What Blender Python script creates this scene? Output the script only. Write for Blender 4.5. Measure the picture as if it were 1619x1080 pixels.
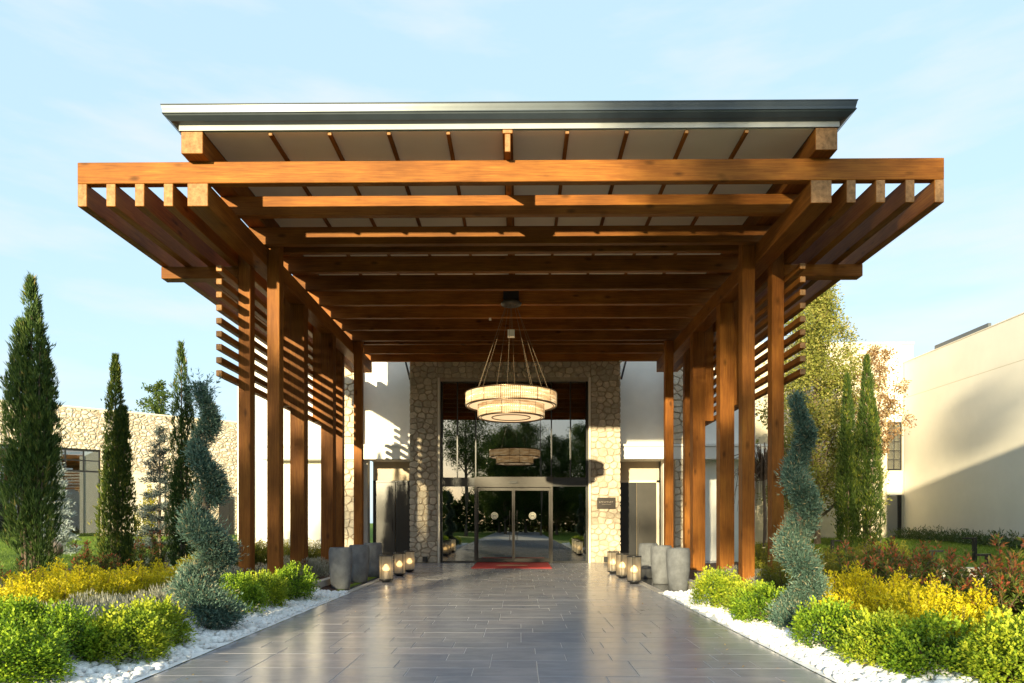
import bpy, bmesh, math, random
import numpy as np
from math import sin, cos, pi, radians, sqrt
from mathutils import Vector, Matrix, noise as mnoise

for o in list(bpy.data.objects):
    bpy.data.objects.remove(o)
SC = bpy.context.scene
COL = SC.collection
EYE = 1.37

# ------------------------------------------------------------------ camera
cam_d = bpy.data.cameras.new('camera')
cam = bpy.data.objects.new('camera', cam_d)
COL.objects.link(cam)
cam.location = (0.13, 0.0, EYE)
cam.rotation_euler = (pi / 2, 0, radians(0.61))
cam_d.sensor_width = 36.0
cam_d.lens = 24.0
cam_d.shift_y = 0.1767
cam_d.clip_start = 0.05
cam_d.clip_end = 2000
SC.camera = cam

# ------------------------------------------------------------------ sky, sun, exposure
SUN_DIR = Vector((0.30, 1.0, -0.18)).normalized()          # the way the light travels
SUN_EL = math.asin(-SUN_DIR.z)
SUN_AZ = math.atan2(-SUN_DIR.x, -SUN_DIR.y)
W = bpy.data.worlds.new('World')
SC.world = W
W.use_nodes = True
wn, wl = W.node_tree.nodes, W.node_tree.links
wn.clear()
sky = wn.new('ShaderNodeTexSky')
sky.sky_type = 'NISHITA'
sky.sun_disc = False
sky.sun_elevation = SUN_EL
sky.sun_rotation = SUN_AZ
sky.altitude = 100
sky.air_density = 1.0
sky.dust_density = 1.0
sky.ozone_density = 1.0
tc = wn.new('ShaderNodeTexCoord')
mp = wn.new('ShaderNodeMapping')
mp.inputs['Scale'].default_value = (1.0, 1.0, 4.5)
nz = wn.new('ShaderNodeTexNoise')
nz.inputs['Scale'].default_value = 3.1
nz.inputs['Detail'].default_value = 7
nz.inputs['Roughness'].default_value = 0.55
rmp = wn.new('ShaderNodeValToRGB')
rmp.color_ramp.elements[0].position = 0.46
rmp.color_ramp.elements[1].position = 0.74
mul = wn.new('ShaderNodeMath'); mul.operation = 'MULTIPLY'; mul.inputs[1].default_value = 0.75
veil = wn.new('ShaderNodeMix'); veil.data_type = 'RGBA'; veil.inputs[0].default_value = 0.88   # thin high haze, the same all over the sky
veil.inputs[7].default_value = (0.86, 1.20, 1.45, 1)
cloud = wn.new('ShaderNodeMix'); cloud.data_type = 'RGBA'
cloud.inputs[7].default_value = (1.38, 1.42, 1.46, 1)
bg = wn.new('ShaderNodeBackground')
wo = wn.new('ShaderNodeOutputWorld')
wl.new(tc.outputs['Generated'], mp.inputs['Vector'])
wl.new(mp.outputs['Vector'], nz.inputs['Vector'])
wl.new(nz.outputs['Fac'], rmp.inputs['Fac'])
wl.new(rmp.outputs['Color'], mul.inputs[0])
wl.new(sky.outputs['Color'], veil.inputs[6])
wl.new(veil.outputs[2], cloud.inputs[6])
wl.new(mul.outputs[0], cloud.inputs[0])
wl.new(cloud.outputs[2], bg.inputs['Color'])
bg.inputs['Strength'].default_value = 0.15
wl.new(bg.outputs[0], wo.inputs['Surface'])

sun_d = bpy.data.lights.new('sun', 'SUN')
sun = bpy.data.objects.new('sun', sun_d)
COL.objects.link(sun)
sun_d.energy = 2.4
sun_d.angle = radians(0.8)
sun_d.color = (1.0, 0.85, 0.52)
sun.rotation_euler = SUN_DIR.to_track_quat('-Z', 'Y').to_euler()
sun.location = (-20, -60, 20)

SC.view_settings.view_transform = 'Standard'
SC.view_settings.look = 'None'
SC.view_settings.exposure = 2.2
SC.view_settings.gamma = 1.0
SC.view_settings.use_curve_mapping = False
SC.render.engine = 'CYCLES'
SC.cycles.max_bounces = 10
SC.cycles.diffuse_bounces = 4
SC.cycles.glossy_bounces = 4
SC.cycles.transparent_max_bounces = 16
SC.cycles.caustics_reflective = False
SC.cycles.caustics_refractive = False
SC.cycles.sample_clamp_indirect = 4.0

# ------------------------------------------------------------------ helpers
R = random.Random(11)
RN = np.random.default_rng(7)


def tag(o, label=None, cat=None, group=None, kind=None):
    if label: o['label'] = label
    if cat: o['category'] = cat
    if group: o['group'] = group
    if kind: o['kind'] = kind
    return o


def empty(name, loc=(0, 0, 0), rz=0.0, label=None, cat=None, group=None):
    o = bpy.data.objects.new(name, None)
    COL.objects.link(o)
    o.location = loc
    o.rotation_euler = (0, 0, rz)
    o.empty_display_size = 0.2
    return tag(o, label, cat, group)


def link(name, me, parent=None, loc=None, rot=None):
    o = bpy.data.objects.new(name, me)
    COL.objects.link(o)
    if parent is not None: o.parent = parent
    if loc is not None: o.location = loc
    if rot is not None: o.rotation_euler = rot
    return o


class MB:
    """collects shapes; build() makes ONE mesh object of them"""
    def __init__(s):
        s.v, s.f = [], []

    def add(s, v, f):
        n = len(s.v)
        s.v += [tuple(p) for p in v]
        s.f += [tuple(i + n for i in q) for q in f]
        return s

    def box(s, x0, x1, y0, y1, z0, z1):
        return s.add([(x0, y0, z0), (x1, y0, z0), (x1, y1, z0), (x0, y1, z0), (x0, y0, z1), (x1, y0, z1), (x1, y1, z1), (x0, y1, z1)],
                     [(0, 3, 2, 1), (4, 5, 6, 7), (0, 1, 5, 4), (1, 2, 6, 5), (2, 3, 7, 6), (3, 0, 4, 7)])

    def lathe(s, prof, n=24, c=(0, 0, 0), cap0=True, cap1=True):
        v, f = [], []
        for r, z in prof:
            for k in range(n):
                a = 2 * pi * k / n
                v.append((c[0] + r * cos(a), c[1] + r * sin(a), c[2] + z))
        m = len(prof)
        for i in range(m - 1):
            for k in range(n):
                k2 = (k + 1) % n
                f.append((i * n + k, i * n + k2, (i + 1) * n + k2, (i + 1) * n + k))
        if cap0: f.append(tuple(range(n - 1, -1, -1)))
        if cap1: f.append(tuple((m - 1) * n + k for k in range(n)))
        return s.add(v, f)

    def tube(s, pts, rad, n=6, closed=False):
        pts = [Vector(p) for p in pts]
        v, f = [], []
        m = len(pts)
        for i, p in enumerate(pts):
            a = pts[(i - 1) % m] if closed else pts[max(i - 1, 0)]
            b = pts[(i + 1) % m] if closed else pts[min(i + 1, m - 1)]
            t = (b - a)
            t = t.normalized() if t.length > 1e-9 else Vector((0, 0, 1))
            u = t.cross(Vector((0, 0, 1)))
            if u.length < 1e-3: u = t.cross(Vector((1, 0, 0)))
            u.normalize()
            w = u.cross(t)
            r = rad[i] if hasattr(rad, '__len__') else rad
            for k in range(n):
                an = 2 * pi * k / n
                v.append(p + u * (r * cos(an)) + w * (r * sin(an)))
        for i in range(m if closed else m - 1):
            j = (i + 1) % m
            for k in range(n):
                k2 = (k + 1) % n
                f.append((i * n + k, i * n + k2, j * n + k2, j * n + k))
        if not closed:
            f.append(tuple(range(n - 1, -1, -1)))
            f.append(tuple((m - 1) * n + k for k in range(n)))
        return s.add(v, f)

    def build(s, name, mat, parent=None, smooth=False, loc=None, rot=None):
        me = bpy.data.meshes.new(name)
        me.from_pydata(s.v, [], s.f)
        me.materials.append(mat)
        if smooth:
            for p in me.polygons: p.use_smooth = True
        return link(name, me, parent, loc, rot)


def smooth(e0, e1, x):
    t = np.clip((np.asarray(x, float) - e0) / (e1 - e0), 0, 1)
    return t * t * (3 - 2 * t)


def ground_z(x, y):
    ax = np.abs(x)
    a = 0.13 * smooth(3.7, 4.6, ax) * (1 - smooth(20.8, 21.6, y) * (1 - smooth(9.5, 11.0, ax)))
    a = a * smooth(2.0, 4.0, np.asarray(y, float) + 0 * ax)
    b = 0.45 * smooth(13, 32, y) * smooth(9.5, 13.5, ax)
    c = 0.12 * smooth(4.8, 8.5, ax) * smooth(4, 9, y) * (1 - smooth(20.8, 21.6, y) * (1 - smooth(9.5, 11.0, ax)))
    return a + b + c - 0.06


def gz(x, y): return float(ground_z(np.array(x), np.array(y)))


def at(px, Y):
    """world x on the line of sight through column px of the photograph at depth Y"""
    return (px - 821.0) * Y / 1080.0 + 0.13


# ------------------------------------------------------------------ materials
def nodes(name):
    m = bpy.data.materials.new(name)
    m.use_nodes = True
    n, l = m.node_tree.nodes, m.node_tree.links
    return m, n, l, n['Principled BSDF'], n['Material Output']


def ramp(n, stops):
    r = n.new('ShaderNodeValToRGB')
    e = r.color_ramp.elements
    while len(e) < len(stops): e.new(0.5)
    for k, (p, c) in enumerate(stops):
        e[k].position = p
        e[k].color = (*c, 1)
    return r


def plain(name, col, rough=0.6, metal=0.0, var=0.0, scale=6.0, bump=0.0, bscale=40.0, spec=0.5, stretch=(1, 1, 1), obj_var=0.0):
    m, n, l, b, o = nodes(name)
    b.inputs['Roughness'].default_value = rough
    b.inputs['Metallic'].default_value = metal
    b.inputs['Specular IOR Level'].default_value = spec
    b.inputs['Base Color'].default_value = (*col, 1)
    t = n.new('ShaderNodeTexCoord')
    mpn = n.new('ShaderNodeMapping')
    mpn.inputs['Scale'].default_value = stretch
    l.new(t.outputs['Object'], mpn.inputs['Vector'])
    if var or obj_var:
        nt = n.new('ShaderNodeTexNoise')
        nt.inputs['Scale'].default_value = scale
        nt.inputs['Detail'].default_value = 6
        nt.inputs['Roughness'].default_value = 0.6
        oi = n.new('ShaderNodeObjectInfo')
        ad = n.new('ShaderNodeVectorMath'); ad.operation = 'MULTIPLY_ADD'
        ad.inputs[1].default_value = (1, 1, 1)
        l.new(mpn.outputs['Vector'], ad.inputs[0])
        cx = n.new('ShaderNodeCombineXYZ')
        mm = n.new('ShaderNodeMath'); mm.operation = 'MULTIPLY'; mm.inputs[1].default_value = 37.0
        l.new(oi.outputs['Random'], mm.inputs[0])
        l.new(mm.outputs[0], cx.inputs[0]); l.new(mm.outputs[0], cx.inputs[1])
        l.new(cx.outputs[0], ad.inputs[2])
        l.new(ad.outputs[0], nt.inputs['Vector'])
        lo = tuple(max(c * (1 - var), 0) for c in col); hi = tuple(min(c * (1 + var), 1) for c in col)
        r = ramp(n, [(0.3, lo), (0.7, hi)])
        l.new(nt.outputs['Fac'], r.inputs['Fac'])
        out = r.outputs['Color']
        if obj_var:
            hs = n.new('ShaderNodeHueSaturation')
            mr = n.new('ShaderNodeMapRange')
            mr.inputs[3].default_value = 1 - obj_var; mr.inputs[4].default_value = 1 + obj_var
            l.new(oi.outputs['Random'], mr.inputs[0])
            l.new(mr.outputs[0], hs.inputs['Value'])
            l.new(out, hs.inputs['Color'])
            out = hs.outputs['Color']
        l.new(out, b.inputs['Base Color'])
    if bump:
        n2 = n.new('ShaderNodeTexNoise')
        n2.inputs['Scale'].default_value = bscale
        n2.inputs['Detail'].default_value = 5
        l.new(mpn.outputs['Vector'], n2.inputs['Vector'])
        bp = n.new('ShaderNodeBump')
        bp.inputs['Strength'].default_value = bump
        bp.inputs['Distance'].default_value = 0.02
        l.new(n2.outputs['Fac'], bp.inputs['Height'])
        l.new(bp.outputs['Normal'], b.inputs['Normal'])
    return m


def wood_material(name, dark, mid, light, rough=0.55):
    """timber; the grain runs along the local x axis of each piece"""
    m, n, l, b, o = nodes(name)
    t = n.new('ShaderNodeTexCoord')
    oi = n.new('ShaderNodeObjectInfo')
    mm = n.new('ShaderNodeMath'); mm.operation = 'MULTIPLY'; mm.inputs[1].default_value = 61.0
    l.new(oi.outputs['Random'], mm.inputs[0])
    cx = n.new('ShaderNodeCombineXYZ')
    for k in range(3): l.new(mm.outputs[0], cx.inputs[k])
    ad = n.new('ShaderNodeVectorMath'); ad.operation = 'ADD'
    l.new(t.outputs['Object'], ad.inputs[0]); l.new(cx.outputs[0], ad.inputs[1])

    def nt(sc, scale, detail, rough_):
        mp_ = n.new('ShaderNodeMapping'); mp_.inputs['Scale'].default_value = sc
        l.new(ad.outputs[0], mp_.inputs['Vector'])
        q = n.new('ShaderNodeTexNoise'); q.inputs['Scale'].default_value = scale
        q.inputs['Detail'].default_value = detail; q.inputs['Roughness'].default_value = rough_
        l.new(mp_.outputs[0], q.inputs['Vector'])
        return q
    big = nt((0.35, 1.6, 1.6), 2.2, 5, 0.6)
    fine = nt((0.5, 11, 11), 4.0, 6, 0.65)
    blot = nt((1, 1, 1), 1.3, 3, 0.5)
    r = ramp(n, [(0.25, dark), (0.5, mid), (0.78, light)])
    s = n.new('ShaderNodeMath'); s.operation = 'MULTIPLY_ADD'; s.inputs[1].default_value = 0.55
    l.new(fine.outputs['Fac'], s.inputs[0])
    s2 = n.new('ShaderNodeMath'); s2.operation = 'MULTIPLY'; s2.inputs[1].default_value = 0.45
    l.new(big.outputs['Fac'], s2.inputs[0]); l.new(s2.outputs[0], s.inputs[2])
    l.new(s.outputs[0], r.inputs['Fac'])
    # knots
    mp_ = n.new('ShaderNodeMapping'); mp_.inputs['Scale'].default_value = (1.5, 3.4, 3.4)
    l.new(ad.outputs[0], mp_.inputs['Vector'])
    vo = n.new('ShaderNodeTexVoronoi'); vo.inputs['Scale'].default_value = 1.0
    l.new(mp_.outputs[0], vo.inputs['Vector'])
    kr = ramp(n, [(0.05, (0.25, 0.25, 0.25)), (0.17, (1, 1, 1))])
    l.new(vo.outputs['Distance'], kr.inputs['Fac'])
    mx = n.new('ShaderNodeMix'); mx.data_type = 'RGBA'; mx.blend_type = 'MULTIPLY'; mx.inputs[0].default_value = 0.75
    l.new(r.outputs['Color'], mx.inputs[6]); l.new(kr.outputs['Color'], mx.inputs[7])
    br = ramp(n, [(0.3, (0.72, 0.68, 0.66)), (0.7, (1.15, 1.12, 1.1))])
    l.new(blot.outputs['Fac'], br.inputs['Fac'])
    mx2 = n.new('ShaderNodeMix'); mx2.data_type = 'RGBA'; mx2.blend_type = 'MULTIPLY'; mx2.inputs[0].default_value = 0.8
    l.new(mx.outputs[2], mx2.inputs[6]); l.new(br.outputs['Color'], mx2.inputs[7])
    hs = n.new('ShaderNodeHueSaturation')
    mr = n.new('ShaderNodeMapRange'); mr.inputs[3].default_value = 0.68; mr.inputs[4].default_value = 1.22
    l.new(oi.outputs['Random'], mr.inputs[0]); l.new(mr.outputs[0], hs.inputs['Value'])
    l.new(mx2.outputs[2], hs.inputs['Color'])
    l.new(hs.outputs['Color'], b.inputs['Base Color'])
    b.inputs['Roughness'].default_value = rough
    b.inputs['Specular IOR Level'].default_value = 0.12
    bp = n.new('ShaderNodeBump'); bp.inputs['Strength'].default_value = 0.25; bp.inputs['Distance'].default_value = 0.004
    l.new(fine.outputs['Fac'], bp.inputs['Height']); l.new(bp.outputs['Normal'], b.inputs['Normal'])
    return m


def leaf_material(name, stops, trans=0.35, rough=0.5):
    m, n, l, b, o = nodes(name)
    a = n.new('ShaderNodeAttribute'); a.attribute_name = 'tint'
    r = ramp(n, stops)
    l.new(a.outputs['Fac'], r.inputs['Fac'])
    l.new(r.outputs['Color'], b.inputs['Base Color'])
    b.inputs['Roughness'].default_value = rough
    b.inputs['Specular IOR Level'].default_value = 0.3
    tr = n.new('ShaderNodeBsdfTranslucent')
    l.new(r.outputs['Color'], tr.inputs['Color'])
    mx = n.new('ShaderNodeMixShader'); mx.inputs[0].default_value = trans
    l.new(b.outputs[0], mx.inputs[1]); l.new(tr.outputs[0], mx.inputs[2])
    l.new(mx.outputs[0], o.inputs['Surface'])
    return m


def emit_mat(name, col, strength, base=(0.8, 0.7, 0.5)):
    m, n, l, b, o = nodes(name)
    b.inputs['Base Color'].default_value = (*base, 1)
    b.inputs['Emission Color'].default_value = (*col, 1)
    b.inputs['Emission Strength'].default_value = strength
    b.inputs['Roughness'].default_value = 0.3
    return m


def glass_mat(name, tint, refl, rough=0.0):
    """thin pane: a mirror layer over clear tinted glass"""
    m, n, l, b, o = nodes(name)
    n.remove(b)
    g = n.new('ShaderNodeBsdfGlossy'); g.inputs['Roughness'].default_value = rough
    g.inputs['Color'].default_value = (0.93, 0.95, 0.93, 1)
    t = n.new('ShaderNodeBsdfTransparent'); t.inputs['Color'].default_value = (*tint, 1)
    f = n.new('ShaderNodeLayerWeight'); f.inputs['Blend'].default_value = 0.35
    mr = n.new('ShaderNodeMapRange'); mr.inputs[3].default_value = refl; mr.inputs[4].default_value = 1.0
    l.new(f.outputs['Fresnel'], mr.inputs[0])
    mx = n.new('ShaderNodeMixShader')
    l.new(mr.outputs[0], mx.inputs[0]); l.new(t.outputs[0], mx.inputs[1]); l.new(g.outputs[0], mx.inputs[2])
    l.new(mx.outputs[0], o.inputs['Surface'])
    return m


WOOD = wood_material('stained_timber', (0.080, 0.025, 0.006), (0.235, 0.085, 0.016), (0.42, 0.180, 0.029))
ENDGRAIN = plain('timber_end_grain', (0.31, 0.175, 0.085), 0.75, var=0.35, scale=14, bump=0.4, bscale=40, spec=0.1, obj_var=0.15)
WHITE = plain('white_render', (0.78, 0.75, 0.70), 0.8, var=0.05, scale=1.5, bump=0.15, bscale=60)
CREAM = plain('cream_render', (0.70, 0.63, 0.52), 0.85, var=0.06, scale=1.2, bump=0.2, bscale=50)
TAN = plain('tan_render', (0.55, 0.46, 0.34), 0.8, var=0.05, scale=2)
SOFFIT = plain('soffit_board', (0.80, 0.71, 0.55), 0.7, var=0.04, scale=1.0)
STONE = plain('portal_stone', (0.50, 0.425, 0.325), 0.85, var=0.22, scale=9, bump=0.7, bscale=22, obj_var=0.2)
MORTAR = plain('mortar', (0.36, 0.295, 0.22), 0.95, var=0.2, scale=12, bump=0.5, bscale=60)
BLACK = plain('black_metal', (0.012, 0.012, 0.013), 0.35, var=0.2, scale=8)
BRONZE = plain('bronze_metal', (0.16, 0.11, 0.07), 0.35, metal=0.9)
STEEL = plain('brushed_steel', (0.045, 0.038, 0.031), 0.5, metal=0.15, var=0.1, scale=10, stretch=(0.4, 6, 6))
DARKDOOR = plain('dark_door_panel', (0.035, 0.031, 0.026), 0.36, var=0.25, scale=2, spec=0.6)
GUTTER = plain('gutter_metal', (0.05, 0.065, 0.08), 0.33, metal=0.25, var=0.12, scale=3, stretch=(1, 1, 1))
FASCIA = plain('fascia_board', (0.34, 0.36, 0.37), 0.45, metal=0.0, var=0.10, scale=2)
ROOFMET = plain('roof_sheet', (0.10, 0.11, 0.12), 0.5)
CONCRETE = plain('grey_concrete', (0.13, 0.137, 0.15), 0.8, var=0.30, scale=5, bump=0.5, bscale=25, obj_var=0.08)
KERB = plain('kerb_stone', (0.42, 0.39, 0.36), 0.7, var=0.12, scale=6, bump=0.3)
TROUGH = plain('dark_polished_stone', (0.045, 0.04, 0.04), 0.12, var=0.25, scale=5)
PEBBLE = plain('white_pebble', (0.86, 0.855, 0.85), 0.65, var=0.06, scale=12, bump=0.2, bscale=40, obj_var=0.13)
REDMAT = plain('red_coir', (0.42, 0.035, 0.03), 0.95, var=0.15, scale=30, bump=0.6, bscale=150)
GOLD = plain('pale_gold_print', (0.55, 0.36, 0.2), 0.8)
MULCH = plain('bark_mulch', (0.085, 0.045, 0.03), 0.95, var=0.5, scale=14, bump=1.0, bscale=45)
CHIP = plain('bark_chip', (0.12, 0.06, 0.04), 0.9, var=0.4, scale=14)
BARK = plain('grey_bark', (0.16, 0.12, 0.085), 0.95, var=0.35, scale=10, bump=0.9, bscale=18, stretch=(1, 1, 0.25))
STEM = plain('brown_stem', (0.12, 0.075, 0.045), 0.9, var=0.3, scale=20)
LOBBY = plain('lobby_dark_surface', (0.05, 0.038, 0.03), 0.5, var=0.3, scale=1.0)
LOBBYWOOD = plain('lobby_orange_wood', (0.30, 0.10, 0.03), 0.4, var=0.2, scale=6)
CREAMGLOSS = plain('cream_lacquer', (0.62, 0.55, 0.36), 0.2)
PALESLAB = plain('pale_stone_slab', (0.55, 0.50, 0.42), 0.85, var=0.15, scale=4, bump=0.4)
GLASS = glass_mat('dark_glass', (0.34, 0.33, 0.30), 0.21)
GLASS2 = glass_mat('pavilion_glass', (0.62, 0.64, 0.62), 0.16)

# ground: grass with patches
def grass_material():
    m, n, l, b, o = nodes('lawn_grass')
    t = n.new('ShaderNodeTexCoord')
    a = n.new('ShaderNodeTexNoise'); a.inputs['Scale'].default_value = 0.5; a.inputs['Detail'].default_value = 4
    c = n.new('ShaderNodeTexNoise'); c.inputs['Scale'].default_value = 30; c.inputs['Detail'].default_value = 5
    l.new(t.outputs['Object'], a.inputs['Vector']); l.new(t.outputs['Object'], c.inputs['Vector'])
    mx = n.new('ShaderNodeMath'); mx.operation = 'MULTIPLY_ADD'; mx.inputs[1].default_value = 0.6
    m2 = n.new('ShaderNodeMath'); m2.operation = 'MULTIPLY'; m2.inputs[1].default_value = 0.4
    l.new(a.outputs['Fac'], m2.inputs[0]); l.new(c.outputs['Fac'], mx.inputs[0]); l.new(m2.outputs[0], mx.inputs[2])
    r = ramp(n, [(0.3, (0.07, 0.12, 0.015)), (0.5, (0.13, 0.20, 0.025)), (0.7, (0.21, 0.27, 0.04))])
    l.new(mx.outputs[0], r.inputs['Fac']); l.new(r.outputs['Color'], b.inputs['Base Color'])
    b.inputs['Roughness'].default_value = 0.9
    b.inputs['Specular IOR Level'].default_value = 0.1
    bp = n.new('ShaderNodeBump'); bp.inputs['Strength'].default_value = 0.8; bp.inputs['Distance'].default_value = 0.05
    l.new(c.outputs['Fac'], bp.inputs['Height']); l.new(bp.outputs['Normal'], b.inputs['Normal'])
    return m
GRASS = grass_material()

def tile_material():
    m, n, l, b, o = nodes('paving_slate')
    t = n.new('ShaderNodeTexCoord')
    oi = n.new('ShaderNodeObjectInfo')
    at_ = n.new('ShaderNodeAttribute'); at_.attribute_name = 'tint'
    sm = n.new('ShaderNodeMath'); sm.operation = 'ADD'
    l.new(oi.outputs['Random'], sm.inputs[0]); l.new(at_.outputs['Fac'], sm.inputs[1])
    fr = n.new('ShaderNodeMath'); fr.operation = 'FRACT'
    l.new(sm.outputs[0], fr.inputs[0])
    mm = n.new('ShaderNodeMath'); mm.operation = 'MULTIPLY'; mm.inputs[1].default_value = 43.0
    l.new(fr.outputs[0], mm.inputs[0])
    cx = n.new('ShaderNodeCombineXYZ'); l.new(mm.outputs[0], cx.inputs[0]); l.new(mm.outputs[0], cx.inputs[2])
    ad = n.new('ShaderNodeVectorMath'); ad.operation = 'ADD'
    mp_ = n.new('ShaderNodeMapping'); mp_.inputs['Scale'].default_value = (1.0, 2.0, 1.0)
    l.new(t.outputs['Object'], ad.inputs[0]); l.new(cx.outputs[0], ad.inputs[1]); l.new(ad.outputs[0], mp_.inputs['Vector'])
    q = n.new('ShaderNodeTexNoise'); q.inputs['Scale'].default_value = 3.0; q.inputs['Detail'].default_value = 7; q.inputs['Roughness'].default_value = 0.62
    l.new(mp_.outputs[0], q.inputs['Vector'])
    r = ramp(n, [(0.3, (0.23, 0.234, 0.258)), (0.52, (0.272, 0.271, 0.296)), (0.75, (0.325, 0.318, 0.334))])
    l.new(q.outputs['Fac'], r.inputs['Fac'])
    tr = ramp(n, [(0.0, (0.90, 0.90, 0.95)), (0.5, (1.02, 1.0, 1.0)), (0.8, (1.10, 1.06, 1.04)), (1.0, (1.16, 1.08, 1.07))])
    l.new(fr.outputs[0], tr.inputs['Fac'])
    mx = n.new('ShaderNodeMix'); mx.data_type = 'RGBA'; mx.blend_type = 'MULTIPLY'; mx.inputs[0].default_value = 1
    l.new(r.outputs['Color'], mx.inputs[6]); l.new(tr.outputs['Color'], mx.inputs[7])
    l.new(mx.outputs[2], b.inputs['Base Color'])
    rr = n.new('ShaderNodeMapRange'); rr.inputs[3].default_value = 0.17; rr.inputs[4].default_value = 0.30
    l.new(q.outputs['Fac'], rr.inputs[0]); l.new(rr.outputs[0], b.inputs['Roughness'])
    b.inputs['Specular IOR Level'].default_value = 0.6
    bp = n.new('ShaderNodeBump'); bp.inputs['Strength'].default_value = 0.06; bp.inputs['Distance'].default_value = 0.003
    l.new(q.outputs['Fac'], bp.inputs['Height']); l.new(bp.outputs['Normal'], b.inputs['Normal'])
    return m
TILE = tile_material()

def rubble_material():
    """stone cladding too far away to tell the stones apart one by one"""
    m, n, l, b, o = nodes('far_stone_cladding')
    t = n.new('ShaderNodeTexCoord')
    mp_ = n.new('ShaderNodeMapping'); mp_.inputs['Scale'].default_value = (1.0, 1.0, 1.35)
    l.new(t.outputs['Object'], mp_.inputs['Vector'])
    w = n.new('ShaderNodeTexNoise'); w.inputs['Scale'].default_value = 5
    l.new(mp_.outputs[0], w.inputs['Vector'])
    ad = n.new('ShaderNodeMix'); ad.data_type = 'RGBA'; ad.blend_type = 'LINEAR_LIGHT'; ad.inputs[0].default_value = 0.06
    l.new(mp_.outputs[0], ad.inputs[6]); l.new(w.outputs['Color'], ad.inputs[7])
    v = n.new('ShaderNodeTexVoronoi'); v.feature = 'DISTANCE_TO_EDGE'; v.inputs['Scale'].default_value = 4.0
    v2 = n.new('ShaderNodeTexVoronoi'); v2.inputs['Scale'].default_value = 4.0
    l.new(ad.outputs[2], v.inputs['Vector']); l.new(ad.outputs[2], v2.inputs['Vector'])
    r = ramp(n, [(0.0, (0.56, 0.49, 0.41)), (0.09, (1, 1, 1))])
    l.new(v.outputs['Distance'], r.inputs['Fac'])
    c = ramp(n, [(0.0, (0.56, 0.47, 0.36)), (0.5, (0.66, 0.57, 0.45)), (1.0, (0.74, 0.66, 0.55))])
    sp = n.new('ShaderNodeSeparateColor'); l.new(v2.outputs['Color'], sp.inputs[0]); l.new(sp.outputs[0], c.inputs['Fac'])
    mx = n.new('ShaderNodeMix'); mx.data_type = 'RGBA'; mx.blend_type = 'MULTIPLY'; mx.inputs[0].default_value = 1
    l.new(c.outputs['Color'], mx.inputs[6]); l.new(r.outputs['Color'], mx.inputs[7])
    l.new(mx.outputs[2], b.inputs['Base Color'])
    b.inputs['Roughness'].default_value = 0.9
    hr = ramp(n, [(0.0, (0, 0, 0)), (0.25, (1, 1, 1))]); l.new(v.outputs['Distance'], hr.inputs['Fac'])
    bp = n.new('ShaderNodeBump'); bp.inputs['Strength'].default_value = 1.0; bp.inputs['Distance'].default_value = 0.06
    l.new(hr.outputs['Color'], bp.inputs['Height']); l.new(bp.outputs['Normal'], b.inputs['Normal'])
    return m
RUBBLE = rubble_material()

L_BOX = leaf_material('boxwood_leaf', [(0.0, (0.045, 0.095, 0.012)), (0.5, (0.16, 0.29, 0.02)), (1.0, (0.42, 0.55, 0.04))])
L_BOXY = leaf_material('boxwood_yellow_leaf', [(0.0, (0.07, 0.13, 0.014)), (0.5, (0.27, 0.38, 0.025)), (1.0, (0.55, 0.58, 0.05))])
L_GOLD = leaf_material('golden_leaf', [(0.0, (0.14, 0.18, 0.015)), (0.4, (0.52, 0.46, 0.015)), (1.0, (0.84, 0.69, 0.02))])
L_OLIVE = leaf_material('olive_gold_leaf', [(0.0, (0.08, 0.11, 0.015)), (0.5, (0.26, 0.26, 0.03)), (1.0, (0.52, 0.42, 0.04))])
L_GREY = leaf_material('silver_leaf', [(0.0, (0.13, 0.14, 0.09)), (0.5, (0.28, 0.29, 0.21)), (1.0, (0.44, 0.43, 0.37))])
L_PHOT = leaf_material('photinia_leaf', [(0.0, (0.05, 0.09, 0.02)), (0.55, (0.15, 0.21, 0.035)), (0.78, (0.26, 0.22, 0.05)), (0.9, (0.46, 0.11, 0.05)), (1.0, (0.55, 0.14, 0.06))])
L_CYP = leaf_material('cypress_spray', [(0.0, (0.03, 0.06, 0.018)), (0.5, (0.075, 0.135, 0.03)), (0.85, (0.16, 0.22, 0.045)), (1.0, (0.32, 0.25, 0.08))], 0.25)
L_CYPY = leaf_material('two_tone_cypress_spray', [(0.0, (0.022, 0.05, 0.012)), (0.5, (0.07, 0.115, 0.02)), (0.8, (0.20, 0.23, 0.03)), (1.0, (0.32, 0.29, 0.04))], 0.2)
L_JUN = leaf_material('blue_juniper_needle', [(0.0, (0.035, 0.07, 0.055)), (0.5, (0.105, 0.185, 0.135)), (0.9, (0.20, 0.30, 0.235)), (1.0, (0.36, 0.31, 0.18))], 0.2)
L_SPR = leaf_material('spruce_needle', [(0.0, (0.03, 0.045, 0.04)), (0.6, (0.08, 0.11, 0.105)), (1.0, (0.18, 0.22, 0.21))], 0.1)
L_BSPR = leaf_material('blue_spruce_needle', [(0.0, (0.16, 0.20, 0.20)), (0.6, (0.30, 0.36, 0.36)), (1.0, (0.45, 0.52, 0.52))], 0.1)
L_TREE = leaf_material('yellow_green_leaf', [(0.0, (0.13, 0.16, 0.03)), (0.5, (0.30, 0.31, 0.06)), (1.0, (0.46, 0.38, 0.12))], 0.4)
L_RED = leaf_material('copper_leaf', [(0.0, (0.20, 0.11, 0.05)), (0.5, (0.36, 0.21, 0.10)), (1.0, (0.48, 0.36, 0.16))], 0.35)
L_DARK = leaf_material('broad_tree_leaf', [(0.0, (0.03, 0.06, 0.012)), (0.5, (0.07, 0.12, 0.02)), (1.0, (0.16, 0.20, 0.03))], 0.35)
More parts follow.
